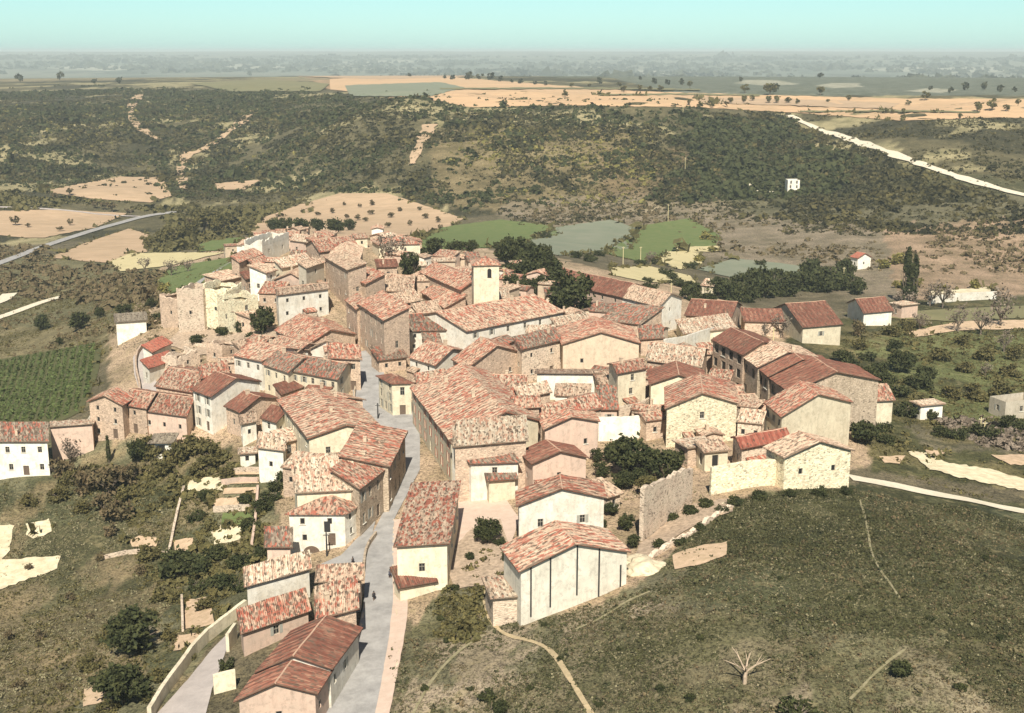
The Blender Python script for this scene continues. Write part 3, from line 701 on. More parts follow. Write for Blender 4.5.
        n0 = len(v); V_ = [(x,y,z+th) for x,y,z in v]+[(x,y,z+.01) for x,y,z in v]; F_ = []; U = []
        for f in fs:
            p0, p1 = Vector(v[f[0]]), Vector(v[f[1]]); e1 = (p1-p0).normalized()
            F_.append(f); uv_ = []
            for i in f: q3 = Vector(v[i])-p0; uu = q3.dot(e1); uv_.append((uu+f[0]*7, (q3-e1*uu).length))
            U.append(uv_)
            F_.append([i+n0 for i in reversed(f)]); U.append([(0,0)]*len(f))
        for i in range(4): j = (i+1)%4; F_.append([i+n0, j+n0, j, i]); U.append([(0,0),(L,0),(L,.2),(0,.2)])
        ro = mesh_obj('roof', V_, F_, RM[rm], root, U)
        rl = [(Vector((x,y,z+th))) for x,y,z in v[4:]]
    else:
        ns = max(3, int(L/1.8)); nt_ = max(3, int(D/1.8))
        sl = sorted({-os_, 1+os_, *[i/ns for i in range(1,ns)], *([.5] if rt == 'e' else [])})
        tl = sorted({-ot, 1+ot, *[i/nt_ for i in range(1,nt_)], *([r] if rt == 'g' else [])})
        rowsdir = 's' if rt in ('g','s','b','f') else 't'; pit = .42
        def refine(l_, ln):
            n_ = int((l_[-1]-l_[0])*ln/(pit/3)); return sorted(set(l_) | set(np.linspace(l_[0], l_[-1], n_+1).tolist()))
        if rowsdir == 's': sl = refine(sl, L)
        else: tl = refine(tl, D)
        seed = random.randint(0,999); sag = min(.35, .018*max(L, D))
        def hz(s, t):
            base_ = hf(s, t); x, y = s*L, t*D
            return zE+base_+float(vnoise(np.array(x/2.2+seed), np.array(y/2.2), seed)-.5)*.27
        V_ = []; F_ = []; U = []; ng = len(sl)*len(tl); nsec = max(1, int(L/7)) if rt in ('g','s') else 1
        cuts = sorted(random.uniform(.15,.85) for _ in range(nsec-1)); stp = [0]+[random.choice((0,.12,.25,-.0))for _ in cuts]
        for s in sl:
            sec = sum(1 for c9 in cuts if c9 < s)
            for t in tl:
                p = P(s,t); cu = (s*L if rowsdir == 's' else t*D)/pit*math.pi
                jag = (float(vnoise(np.array(s*L/pit+seed) if rowsdir == 's' else np.array(t*D/pit+seed), np.array(.5), 3))-.5)*.10
                V_.append((p.x,p.y,hz(s,t)+th+stp[sec]+abs(math.sin(cu))*.11+jag*.5))
        for s in sl:
            for t in tl: p = P(s,t); V_.append((p.x,p.y,zE+hf(s,t)+.01-.04))
        def uvp(s, t): return (s*L, t*D) if rt in ('g','s','b','f') else (t*D, s*L)
        nT = len(tl)
        for i in range(len(sl)-1):
            for j in range(nT-1):
                k = i*nT+j; F_.append([k, k+nT, k+nT+1, k+1]); U.append([uvp(sl[i],tl[j]),uvp(sl[i+1],tl[j]),uvp(sl[i+1],tl[j+1]),uvp(sl[i],tl[j+1])])
                F_.append([k+ng, k+1+ng, k+nT+1+ng, k+nT+ng]); U.append([(0,0)]*4)
        bd = [i*nT for i in range(len(sl))]+[(len(sl)-1)*nT+j for j in range(1,nT)]+[i*nT+nT-1 for i in range(len(sl)-2,-1,-1)]+[j for j in range(nT-2,0,-1)]
        for x, y in zip(bd, bd[1:]+bd[:1]): F_.append([x, x+ng, y+ng, y]); U.append([(0,0),(.3,0),(.3,.3),(0,.3)])
        ro = mesh_obj('roof', V_, F_, RM[rm], root, U)
        rl = []
        if rt == 'g': rl = [Vector((*P(s, r), hz(s, r)+th)) for s in np.linspace(-os_, 1+os_, max(4,int(L/2)))]
        if rt == 'e': rl = [Vector((*P(.5, t), hz(.5, t)+th)) for t in np.linspace(-ot, 1+ot, max(4,int(D/2)))]
    if len(rl) > 1:
        m2 = MB(); m2.tube([p+Vector((0,0,.02)) for p in rl], .14, 6); m2.obj('ridge', M['ridge'], ro)
    if annex and L > 5:
        for _ in range(annex):
            u0 = random.uniform(.15,.7); dN = (b_-a).normalized(); nn = Vector((dN.y,-dN.x)); w9 = random.uniform(2,3.4); d9 = random.uniform(1.4,2.2); p = a+(b_-a)*u0+nn*(d9/2)
            g9 = gl(p); h9 = random.uniform(2,3); an = math.atan2(dN.y,dN.x); m9 = MB(); m9.box((p.x,p.y,g9+h9/2-.4),(w9,d9,h9+.8),an); ax_ = m9.obj('lean_to', WM[random.choice(('tan','pink','white','stone'))], root)
            q0 = [a+(b_-a)*u0+dN*(x_*w9*.56)+nn*(y_) for x_, y_ in ((-1,-.0),(1,-.0),(1,d9+.3),(-1,d9+.3))]; zz_ = [h9+.75,h9+.75,h9-.05,h9-.05]
            vv = [(q.x,q.y,g9+z_) for q, z_ in zip(q0,zz_)]+[(q.x,q.y,g9+z_+.16) for q, z_ in zip(q0,zz_)]
            uvs_ = [[(0,0)]*4]+[[(0,0),(w9,0),(w9,d9),(0,d9)]]+[[(0,0)]*4]*4
            mesh_obj('lean_to_roof', vv, [[0,1,2,3],[7,6,5,4],[0,4,5,1],[1,5,6,2],[2,6,7,3],[3,7,4,0]], RM[random.choice(('mix','tan','redmix'))], ax_, uvs_)
    for _ in range(chim):
        s, t = random.uniform(.15,.85), random.uniform(.25,.8)
        p = P(s,t); z = zE+(hf(s,t) if rt not in ('h','p') else slope*min(L,D)*.3)
        hh = random.uniform(.8,1.3); m2 = MB(); an = math.atan2((b_-a).y,(b_-a).x); cs = random.uniform(.45,.7)
        m2.box((p.x,p.y,z+hh/2), (cs,cs*1.3,hh+.6), an); m2.box((p.x,p.y,z+hh+.36), (cs+.16,cs*1.3+.16,.10), an)
        for sg in (-1,1): m2.box((p.x+math.cos(an+1.57)*sg*cs*.4, p.y+math.sin(an+1.57)*sg*cs*.4, z+hh+.5), (.12,.12,.22), an)
        m2.obj('chimney', M['chimney'], ro)
    return root, org, (a,b_,c_,d_,zE)

def house(label, A, B, h, name='village_house', cat='house', group='houses of the village', **kw):
    root = empty(name, (0,0,0), label, cat, group)
    return block(root, None, A, B, h, **kw)
HO = house
# --- old quarter on the hilltop, back to front
HO('tan house with red sloping roof, leftmost of the hilltop quarter', (239,262),(262,254), 8, depth=10, rt='s', slope=.35, wm='tan', rm='redmix', fw=(1,1), chim=0, K=(268,247), annex=2)
HO('tall whitewashed ruin on the hilltop with a broken upper edge', (262,246),(289,238), 6, depth=7, rt='none', wm='white', fw=(2,1), name='ruined_house')
HO('pale house right of the whitewashed hilltop ruin', (290,240),(314,243), 6, depth=9, rt='g', slope=.25, wm='pink', rm='pale', fw=(2,1), K=(316,236))
HO('hilltop house with bright red roof just behind the long red roof', (314,243),(333,236), 6, depth=9, rt='s', slope=.3, wm='tan', rm='redmix', fw=(1,1), K=(334,230), annex=2)
HO('hilltop house with a wide red and tan roof behind the gabled one', (320,252),(358,247), 6, depth=12, rt='g', slope=.3, wm='tan', rm='redmix', fw=(2,1), K=(350,236))
HO('tan house with a plain grey gable facing down the hill', (327,261),(358,260), 8, depth=14, rt='e', slope=.45, wm='tan', rm='tan', fw=(1,1), K=(347,240))
HO('cream villa with low hipped tile roof behind the old quarter', (379,244.5),(420,243.5), 6, depth=10, rt='h', slope=.35, wm='cream', rm='redmix', fw=(0,0), sw=(0,0), K=(416,236), chim=1, name='villa')
HO('small tan house with a little red roof below the cream villa', (378,267),(397,266.5), 5, depth=7, rt='s', slope=.3, wm='tan', rm='brown', fw=(1,1), chim=1, K=(395,260))
HO('small red roofed house in the middle of the left old quarter', (255,266),(270,262), 5, depth=8, rt='s', slope=.35, wm='tan', rm='redmix', fw=(1,1), chim=0, K=(272,255))
HO('narrow house with tiny brown red roof at the left of the old quarter', (246,279),(260,276), 6, depth=6, rt='s', slope=.35, wm='tan', rm='brown', fw=(2,1), chim=0, K=(257,270))
HO('narrow white house wall between tan ruins of the old quarter', (266,273),(276,270), 8, depth=6, rt='s', slope=.3, wm='white', rm='tan', fw=(1,2), chim=0)
HO('house with low tan triangular roof above the big white house', (274,280),(309,284), 5, depth=12, rt='e', slope=.4, wm='pink', rm='tan', fw=(2,1), K=(292,265), wk='s')
HO('pale cream roofed house above the grey walled one', (282,268),(312,262), 6, depth=10, rt='s', slope=.28, wm='cream', rm='pale', fw=(2,1), chim=1, K=(310,252))
HO('grey walled house squeezed behind the big white house', (306,268),(324,262), 9, depth=9, rt='s', slope=.3, wm='grey', rm='tan', fw=(1,2), chim=0, K=(322,254), annex=2)
HO('tall tan house with long side wall along the upper lane', (325,257),(348,270), 11, depth=12, rt='s', slope=.15, wm='tan', rm='tan', fw=(4,2), K=(366,264), chim=1)
HO('house with small red roof joined right of the tall tan house', (348,277),(366,284), 9, depth=13, rt='s', slope=.2, wm='tan', rm='redmix', fw=(2,2), K=(378,270), chim=1)
HO('small tan house with bleached roof just left of the church nave', (396,305),(421,300), 6, depth=9, rt='s', slope=.28, wm='tan', rm='tan', fw=(1,1), K=(420,288), chim=1)
HO('tan roofed house wedged between the church aisle and the long white front', (421,318),(452,312), 5, depth=9, rt='s', slope=.25, wm='tan', rm='tan', fw=(0,0), K=(452,296), chim=0)
HO('little white house below the pale stone house', (242,424),(256,421), 5, depth=6, rt='s', slope=.2, wm='white', rm='tan', fw=(1,1), chim=0, K=(258,414), wk='s')
HO('low ruin of peach stone beside the vineyard lane', (176,362),(200,356), 3, depth=6, rt='none', wm='stone', fw=(1,1), name='ruined_house', wk='s')
HO('small tan ruin just above the white house with two windows', (222,350),(240,345), 3, depth=6, rt='none', wm='tan', fw=(1,1), name='ruined_house', wk='s')
HO('small roofed hut on the rubble bank below the white ruin', (240,349),(256,344), 3.5, depth=6, rt='s', slope=.25, wm='tan', rm='tan', fw=(1,1), chim=0, K=(256,338), wk='s')
HO('tan roofed house filling the slope left of the long red roof', (250,318),(272,312), 3.5, depth=6, rt='s', slope=.2, wm='tan', rm='tan', fw=(1,0), chim=0, wk='s', annex=2)
HO('small house with tan roof at the foot of the tall tan house', (350,296),(366,292), 4, depth=7, rt='s', slope=.25, wm='tan', rm='tan', fw=(1,1), chim=1, wk='s', K=(370,284), annex=2)
HO('low tan roofed house left of the church nave roof', (392,316),(404,318), 4, depth=8, rt='s', slope=.2, wm='tan', rm='pale', fw=(1,1), chim=0, wk='s', annex=1)
HO('low house with bleached roof behind the speckled stone lean-to', (556,326),(590,320), 5, depth=8, rt='s', slope=.25, wm='stone', rm='pale', fw=(2,1), chim=0, wk='s', K=(596,309))
HO('tan roofed lean-to on the yard side of the plain two tone gable', (601,385),(617,384), 5, depth=6, rt='s', slope=.25, wm='dark', rm='tan', fw=(1,1), chim=0, wk='s', annex=2)
HO('small tan house right below the white rising wall', (664,366),(686,370), 4, depth=6, rt='s', slope=.25, wm='tan', rm='redmix', fw=(1,1), chim=1, wk='s', K=(690,360), annex=1)
HO('broad low house with bleached roof below the little red one', (372,290),(412,292), 5, depth=13, rt='g', slope=.28, wm='tan', rm='tan', fw=(3,1), K=(414,276), wk='s')
HO('white double height house, biggest white wall of the old quarter', (278,295),(328,289), 9.5, depth=10, rt='g', slope=.16, wm='white', rm='tan', fw=(3,2), sw=(1,1), K=(326,283), wk='s', chim=0, annex=2)
HO('ruined cream house with pale blue plaster beside the dark bush', (234,304),(258,300), 8, depth=9, rt='none', wm='pale', fw=(1,2), name='ruined_house')
HO('ruined tall tan wall house at the left edge of the old quarter', (180,300),(198,296), 8, depth=9, rt='none', wm='tan', fw=(1,1), name='ruined_house', wk='s')
HO('ruined tan tower house beside the dark cleft', (203,296),(220,290), 10, depth=9, rt='none', wm='stone', fw=(1,2), name='ruined_house', wk='s')
HO('ruined white walled house right of the dark cleft', (226,292),(242,287), 10, depth=8, rt='none', wm='pale', fw=(1,2), name='ruined_house', wk='s')
HO('tan house with flat grey top behind the ruined walls', (222,281),(246,276), 5, depth=8, rt='s', slope=.15, wm='tan', rm='tan', fw=(1,1), chim=0)
HO('house with long red roof descending from the white house to the street', (276,330),(305,347), 5, depth=12, rt='g', slope=.3, wm='tan', rm='redmix', fw=(2,1), K=(322,322), wk='s')
HO('small white gabled house with one dark window above the street', (310,349),(342,345), 5, depth=8, rt='e', slope=.35, wm='white', rm='tan', fw=(1,1), K=(324,326), chim=0)
HO('tall pinkish house on the street with red and tan split roof', (358,303),(384,320), 13, depth=14, rt='s', slope=.22, wm='tan', rm='redmix', fw=(5,3), K=(404,303), wk='l', shut=.3)
HO('tan row house left of the split roofed tall house by the upper street', (346,300),(357,309), 10, depth=10, rt='s', slope=.28, wm='tan', rm='mix', fw=(2,2), K=(368,303), chim=0)
HO('yellow fronted house under a small dark tile roof', (382,340.5),(405,340.5), 5, depth=9, rt='s', slope=.4, wm='cream', rm='redmix', fw=(1,1), K=(403,325), chim=0, wk='s')
HO('low house with blackened tiles just above the corner house', (379,360),(406,357), 3.5, depth=6, rt='s', slope=.3, wm='tan', rm='dark', fw=(2,1), chim=0, wk='s')
HO('white fronted house with blackened tile roof left of the church front', (405,331),(459,329.5), 6, depth=11, rt='g', slope=.34, r=.62, wm='white', rm='dark', fw=(3,2), K=(452,313), chim=0, wk='s')
HO('long white fronted house under the biggest tan roof below the church', (467,331),(563,312), 7, depth=24, rt='g', slope=.26, wm='white', rm='mix', fw=(6,2), K=(533,295), chim=1, wk='w')
HO('small gabled house with shadowed right wall below the white fronts', (410,357),(435,365), 6, depth=10, rt='g', slope=.3, wm='white', rm='mix', fw=(2,2), K=(452,349), chim=1, wk='s', annex=2)
HO('tan gable house with red verge below the long white front', (468,368),(524,353), 7, depth=12, rt='e', slope=.36, wm='tan', rm='redmix', fw=(2,1), K=(488,336), chim=1, wk='s', annex=1)
HO('speckled stone house with lean-to roof left of the big plain gable', (522,349),(561,340), 9, depth=10, rt='s', slope=.3, wm='stone', rm='dark', fw=(2,2), K=(554,329), chim=1, wk='s')
HO('broad house with a plain two tone gable wall in the village centre', (563,344),(639,343), 9, depth=15, rt='e', slope=.30, wm='buff', rm='redmix', fw=(2,1), K=(594,317), chim=0, wk='s')
HO('low walled house with white back wall below the broad plain gable', (537,373.5),(600,374), 6.5, depth=9, rt='b', slope=.15, wm='white', rm='tan', fw=(0,0), sw=(0,0), chim=0, annex=1)
HO('house with pale valley roof right of the tall cream house', (647,360),(700,367), 7, depth=14, rt='g', slope=.27, wm='tan', rm='pale', fw=(2,1), K=(704,349), chim=0)
HO('tall narrow cream house with three stacked dark windows', (618,373),(646,368), 10, depth=13, rt='g', slope=.26, wm='cream', rm='redmix', fw=(1,3), sw=(1,1), K=(650,356), chim=1, sur=0, annex=2)
HO('low house with dark speckled roof left of the tall cream house', (601,409),(617,409), 4, depth=9, rt='s', slope=.3, wm='pink', rm='dark', fw=(1,1), chim=0, annex=2)
HO('long barn with messy red tiles in front of the white gabled barn', (600,320),(640,324), 5, depth=10, rt='s', slope=.28, wm='tan', rm='dark', fw=(2,1), K=(662,308), chim=0, wk='s')
HO('little lean-to house with blackened roof above the white rising wall', (641,339),(663,337.5), 5, depth=7, rt='s', slope=.33, wm='tan', rm='dark', fw=(1,1), K=(661,326), chim=0)
HO('brown roofed barn standing farthest back beside the grove', (530,262),(568,273), 5, depth=14, rt='g', slope=.30, wm='white', rm='brown', fw=(2,1), K=(605,266), chim=0, name='barn', cat='barn', group='barns at the edge of the village')
HO('long tan barn with brown roof behind the round dark tree', (559,283),(622,297), 7, depth=13, rt='g', slope=.28, wm='pink', rm='brown', fw=(5,2), K=(632,283), chim=0, name='barn', cat='barn', wk='s', group='barns at the edge of the village')
HO('barn end with bright white gable joined to the long tan barn', (622,297),(659,306.5), 8, depth=13, rt='g', slope=.32, wm='white', rm='tan', fw=(4,2), sw=(1,2), K=(667,292), chim=0, name='barn', cat='barn', wk='s', group='barns at the edge of the village')
HO('brown roofed shed right of the white gabled barn', (686,315),(730,318), 4, depth=9, rt='g', slope=.3, wm='tan', rm='brown', fw=(2,1), K=(736,302), chim=1, name='barn', cat='barn', group='barns at the edge of the village')
HO('low shed with pale lime topped roof in front of the brown roofed shed', (684,334),(735,328), 3.5, depth=10, rt='s', slope=.1, wm='cream', rm='pale', fw=(0,0), chim=0, K=(732,314), name='barn', cat='shed', group='barns at the edge of the village')
HO('low tan shed with narrow brown roof left of the stone gabled farmhouse', (745,321),(784,322), 4.5, depth=7, rt='s', slope=.3, wm='tan', rm='brown', fw=(1,1), chim=0, K=(780,310), name='barn', cat='shed', group='barns at the edge of the village')
HO('farmhouse with cream front and grey stone side gable, right of the village', (803,327),(841,324), 6, depth=20, rt='g', slope=.36, wm='cream', rm='brown', fw=(1,1), K=(819,296.5), chim=0, name='farmhouse', cat='farmhouse', group='farmhouses right of the village', sw=(0,0))
HO('white farmhouse with brown red roof beside the tall cypress', (864,313),(892,310.5), 5, depth=18, rt='g', slope=.34, wm='white', rm='brown', fw=(0,1), K=(884,297), chim=0, name='farmhouse', cat='farmhouse', group='farmhouses right of the village', sw=(0,0))
HO('tiny white tower shed with red roof in the fields', (858,258),(871,257), 5.5, depth=5, rt='e', slope=.5, wm='white', rm='red', fw=(1,1), chim=0, name='field_shed', cat='shed', group='farmhouses right of the village', wk='s')
# --- left part below the old quarter
HO('small shed with one strip of red roof beside the vineyard lane', (152,352),(171,343), 4, depth=5, rt='s', slope=.3, wm='white', rm='red', fw=(0,0), chim=0, K=(169,337), name='shed', cat='shed')
HO('white walled shed with lower strip of red roof beside the lane', (149,368),(175,359), 3.5, depth=5, rt='s', slope=.3, wm='white', rm='red', fw=(0,0), chim=0, K=(175,353), name='shed', cat='shed')
HO('wide low house with mottled roof beside the vineyard lane', (156,386),(192,392), 4.5, depth=16, rt='g', slope=.2, wm='tan', rm='mix', fw=(2,1), K=(200,372), wk='s')
HO('house with mottled red roof above the tall brown roofed house', (202,378),(228,373), 5, depth=9, rt='s', slope=.3, wm='tan', rm='redmix', fw=(1,1), K=(226,362), chim=1, annex=1)
HO('tall white fronted house with brown roof and grey stone gable', (193,389.5),(211,396), 10, depth=20, rt='g', slope=.32, r=.5, wm='white', rm='brown', fw=(2,3), sw=(2,1), K=(235,378.5), chim=0, shut=.8, wk='l')
HO('pale stone house with brown red roof right of the tall white one', (226,406),(240,411.5), 6.5, depth=14, rt='g', slope=.3, wm='tan', rm='brown', fw=(1,1), sw=(2,1), K=(259,397), chim=1)
HO('white house with small red lean-to roof above the cube house', (262,418),(276,422), 6, depth=10, rt='s', slope=.25, wm='white', rm='brown', fw=(1,2), K=(285,410), chim=0)
HO('white house with two windows behind the tall brown roofed house', (234,355),(262,361), 8, depth=11, rt='g', slope=.27, wm='white', rm='mix', fw=(3,2), K=(285,348), chim=1, shut=.5)
HO('cream house with dark shutters in the crowded left centre', (264,364),(288,372), 8, depth=11, rt='g', slope=.27, wm='cream', rm='dark', fw=(3,2), K=(300,357), chim=1, shut=.6)
HO('cream fronted long house under the darkest speckled roof', (289,370),(337,379), 7, depth=15, rt='g', slope=.27, wm='cream', rm='dark', fw=(5,2), sw=(2,2), K=(346,364), chim=1, shut=.5)
HO('tan street house with two dark windows under a red tile roof', (330,357.5),(360,359), 8.5, depth=9, rt='s', slope=.35, wm='tan', rm='redmix', fw=(2,2), K=(358,346), chim=0)
HO('mottled roof house between the white gable and the cream long house', (262,350),(290,358), 6, depth=11, rt='g', slope=.27, wm='tan', rm='mix', fw=(2,1), K=(308,344), chim=1, annex=1)
HO('tiny house with a brown red roof wedged above the big mottled roof', (282,394),(305,386), 4, depth=5, rt='s', slope=.3, wm='tan', rm='brown', fw=(0,0), K=(303,380), chim=0)
HO('narrow red roofed house right of the wedged tiny house', (307,388),(325,394), 4, depth=7, rt='s', slope=.25, wm='tan', rm='brown', fw=(0,0), K=(330,387), chim=1)
HO('low house with long mottled roof at the left end of the village', (142,410),(186,416), 6, depth=13, rt='g', slope=.26, wm='pink', rm='redmix', fw=(3,1), sw=(0,0), K=(192,398), chim=0, wk='s')
HO('small house with dark red roof left of the long mottled roof', (122,404),(146,408), 7, depth=10, rt='g', slope=.27, wm='tan', rm='redmix', fw=(1,2), K=(145,390), chim=0, wk='s')
HO('tan house with rosy roof nearest the vineyard', (89,401),(122,405), 10, depth=10, rt='e', slope=.38, wm='tan', rm='redmix', fw=(2,3), sw=(0,0), K=(117,388), chim=0, wk='s')
HO('long plain tan building between the white house and the vineyard', (50,427),(92,424), 8, depth=6, rt='b', slope=.1, wm='pink', rm='pale', fw=(0,0), sw=(0,0), chim=0)
HO('white modern house cut by the left edge of the picture', (-16,441),(47,441), 9, depth=12, rt='s', slope=.3, wm='white', rm='dark', fw=(4,2), sw=(0,0), K=(46,424), chim=1, wk='w')
HO('low white garage with dark opening in the left gardens', (150,443),(171,443), 3.5, depth=5, rt='s', slope=.1, wm='white', rm='grey', fw=(1,1), chim=0, wk='p', name='garage', cat='garage')
# --- centre
HO('big house left of the street with the widest mottled roof', (279,400),(309,438), 8, depth=14, rt='g', slope=.27, wm='cream', rm='mix', fw=(5,2), sw=(2,1), K=(346,425), chim=2)
HO('house with mottled roof behind the widest one, backing on the street', (306,398),(330,404), 6, depth=14, rt='g', slope=.25, wm='tan', rm='mix', fw=(0,0), K=(352,398), chim=1)
HO('small tan house block with its own little roof among big roofs', (330,440),(350,434), 5.5, depth=7, rt='s', slope=.27, wm='tan', rm='mix', fw=(1,1), K=(352,424), chim=0, wk='s', annex=1)
HO('white cube house with red edged roof above the garden terraces', (258,447),(283,450), 7.5, depth=9, rt='s', slope=.25, wm='white', rm='pale', fw=(1,1), sw=(1,1), K=(282,436), chim=1, wk='s')
HO('small house with yellow awning roof and dark columns', (284,442),(303,438), 4, depth=5, rt='s', slope=.2, wm='tan', rm='pale', fw=(2,1), chim=0, wk='l')
HO('tiny white shed beside the terraces', (240,454),(255,453), 3, depth=4, rt='f', wm='white', rm='pale', fw=(1,1), chim=0, wk='s', name='shed', cat='shed')
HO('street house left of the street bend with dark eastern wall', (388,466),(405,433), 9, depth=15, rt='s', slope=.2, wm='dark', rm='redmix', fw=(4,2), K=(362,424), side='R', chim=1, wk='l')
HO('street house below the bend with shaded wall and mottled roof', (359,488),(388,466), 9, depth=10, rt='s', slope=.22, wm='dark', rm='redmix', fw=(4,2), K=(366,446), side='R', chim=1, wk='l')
HO('house with bleached roof above the hip roofed house', (297,492),(356,489), 10, depth=10, rt='s', slope=.26, wm='cream', rm='pale', fw=(2,1), K=(350,458), chim=0, wk='s')
HO('white end house on the street with grey shutters', (360,491),(372,481), 8, depth=4, rt='s', slope=.1, wm='white', rm='mix', fw=(4,2), chim=0, wk='l', shut=.4)
HO('white house with hipped mottled roof at the street fork', (289,513),(344.5,513), 7.5, depth=11, rt='h', slope=.42, wm='white', rm='redmix', fw=(2,2), sw=(2,2), K=(358,496), chim=0, wk='s')
HO('pink annex with small mottled roof left of the white hip roofed house', (267,546),(290,546), 6.5, depth=7, rt='s', slope=.35, wm='pink', rm='dark', fw=(1,1), sw=(0,0), K=(290,530), chim=0, wk='s', group='houses below the street fork')
HO('white walled house with bleached rosy roof below the street fork', (247,585),(309,568), 6, depth=9, rt='s', slope=.28, wm='white', rm='pale', fw=(0,0), sw=(0,0), K=(313,551), chim=0, group='houses below the street fork')
HO('house with mottled roof strip below the white walled one', (243,632),(308,610), 3.5, depth=8, rt='s', slope=.24, wm='pink', rm='redmix', fw=(1,1), sw=(0,0), K=(310,588), chim=0, group='houses below the street fork')
HO('house with mottled red roof beside the street, dark wall on the street', (318,618),(356,608), 7, depth=12, rt='s', slope=.25, wm='tan', rm='mix', fw=(0,0), sw=(2,1), K=(359,578), chim=1, group='houses below the street fork')
HO('low tan roofed house end with a row of dark tiles at the street fork', (318,581),(360,579), 6, depth=7, rt='s', slope=.18, wm='tan', rm='tan', fw=(0,0), sw=(0,0), K=(361,566), chim=0, group='houses below the street fork')
HO('brown roofed house with white gable verge near the bottom edge', (260,670),(330,667), 6.5, depth=14, rt='e', slope=.42, wm='white', rm='brown', fw=(0,0), sw=(3,1), K=(325,618), chim=0, group='houses below the street fork')
HO('brown roofed house with pink gable at the bottom edge', (239,699),(315,692), 6, depth=8, rt='e', slope=.38, wm='pink', rm='brown', fw=(1,1), sw=(2,1), K=(292,661), chim=0, group='houses below the street fork', wk='s')
HO('corner house with brown hipped roof and yellow side on the street', (392,383),(411,382.5), 8, depth=9, rt='h', slope=.4, wm='cream', rm='brown', fw=(1,2), sw=(3,3), K=(385,373), chim=0, wk='l', shut=.5, side='L', skew=1.3)
HO('long low house with red streaked roof and cream end wall on the street', (397,546),(447,543), 8.5, depth=30, rt='s', slope=.04, wm='cream', rm='mix', fw=(1,1), sw=(4,1), K=(456,476), chim=0)
HO('huge roofed street house with red shutters facing the street', (412,388),(451,441), 9, depth=26, rt='g', slope=.24, r=.62, wm='cream', rm='mix', fw=(7,3), K=(496,396), chim=2, shut=.9, wk='l', redshut=True)
HO('house with bleached upper roof behind the huge street house', (418,383),(446,378), 8, depth=14, rt='s', slope=.24, wm='tan', rm='mix', fw=(0,0), K=(474,366), chim=1)
HO('house with mottled roof between the stone gable and the huge roof', (470,392),(524,394), 6, depth=15, rt='g', slope=.26, wm='tan', rm='mix', fw=(0,0), K=(525,376), chim=1)
HO('house with bleached roof between the huge roof and the corner front', (455,446),(526,440), 11, depth=10, rt='s', slope=.24, wm='tan', rm='pale', fw=(0,0), sw=(0,0), K=(524,417), chim=0)
HO('little brown roofed lean-to against the end of the long low house', (400,586),(434,580), 2.4, depth=3, rt='s', slope=.5, wm='cream', rm='brown', fw=(0,0), sw=(0,0), chim=0, name='shed', cat='shed')
HO('corner house with white front and roof window above the yard', (471,463),(518,461.5), 7.5, depth=11, rt='s', slope=.32, wm='white', rm='dark', fw=(1,2), sw=(3,3), K=(452,442), chim=0, side='L', skew=.9)
HO('low pale house with dark little roof right of the white corner front', (489,480),(515,478), 4.5, depth=4, rt='s', slope=.35, wm='cream', rm='dark', fw=(0,0), sw=(1,1), chim=0)
HO('narrow tan house tower with dark loggia in the centre', (513,408),(539,406.5), 9, depth=8, rt='s', slope=.3, wm='tan', rm='redmix', fw=(1,2), sw=(1,1), K=(538,397), chim=0, annex=2)
HO('house with bleached roof and red edge left of the low white back wall', (520,398),(550,392), 6, depth=8, rt='s', slope=.25, wm='tan', rm='pale', fw=(1,1), K=(548,382), chim=0, wk='s', annex=1)
HO('house with red and black speckled roof below the low white back wall', (541,421),(601,408), 6, depth=10, rt='g', slope=.28, wm='tan', rm='mix', fw=(0,0), K=(600,393), chim=0, annex=2)
HO('plain pinkish gabled house with two tiny windows in the centre', (545,429),(598,421), 8, depth=8, rt='e', slope=.28, wm='pink', rm='redmix', fw=(2,1), sw=(0,0), K=(568,409), chim=0, wk='s')
HO('pinkish house with red fan shaped roof above the white gable', (533,463),(586,457), 6.5, depth=11, rt='e', slope=.32, wm='pink', rm='brown', fw=(1,1), sw=(1,1), K=(547,441), chim=0, wk='s', annex=1)
HO('white gabled house with crossed window behind the shed house', (519,505),(604,497), 8, depth=10, rt='e', slope=.30, wm='white', rm='redmix', fw=(2,1), sw=(1,1), K=(560,476), chim=0)
HO('big shed house with grey panelled gable and dark posts, nearest the hill', (521,570),(627,551), 7.5, depth=14, rt='e', slope=.30, wm='lightgrey', rm='mix', fw=(0,0), sw=(0,0), K=(556,523), chim=0, name='shed_house')
HO('low rubble stone annex left of the shed house', (493,598),(518,596), 4.5, depth=7, rt='f', wm='stone', rm='pale', fw=(0,0), sw=(0,0), chim=0, name='stone_annex', cat='annex')
HO('speckled stone house with two white framed windows', (667,408),(737,403), 8.5, depth=11, rt='e', slope=.34, wm='pale', rm='redmix', fw=(1,2), sw=(0,0), K=(700,374), chim=0, sur=1, annex=1)
HO('house with brown gable verge behind the speckled stone house', (651,384),(706,384), 8, depth=12, rt='e', slope=.34, wm='cream', rm='brown', fw=(0,0), sw=(0,0), K=(676,362), chim=0, annex=1)
HO('row house with dark galleries and brown roof, first of the right row', (713,340),(743,354.5), 11, depth=13, rt='g', slope=.26, wm='tan', rm='brown', fw=(4,3), sw=(1,1), K=(762,342), chim=0, wk='p')
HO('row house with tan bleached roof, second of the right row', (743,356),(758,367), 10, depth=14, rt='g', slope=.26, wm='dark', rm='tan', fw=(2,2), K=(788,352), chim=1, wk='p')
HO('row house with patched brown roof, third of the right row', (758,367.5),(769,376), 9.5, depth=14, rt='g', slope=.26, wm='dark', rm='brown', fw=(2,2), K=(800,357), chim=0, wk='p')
HO('row house with plain red brown roof, fourth of the right row', (769,376.5),(790,392), 9, depth=14, rt='g', slope=.26, wm='dark', rm='brown', fw=(2,2), K=(836,372), chim=0, wk='p')
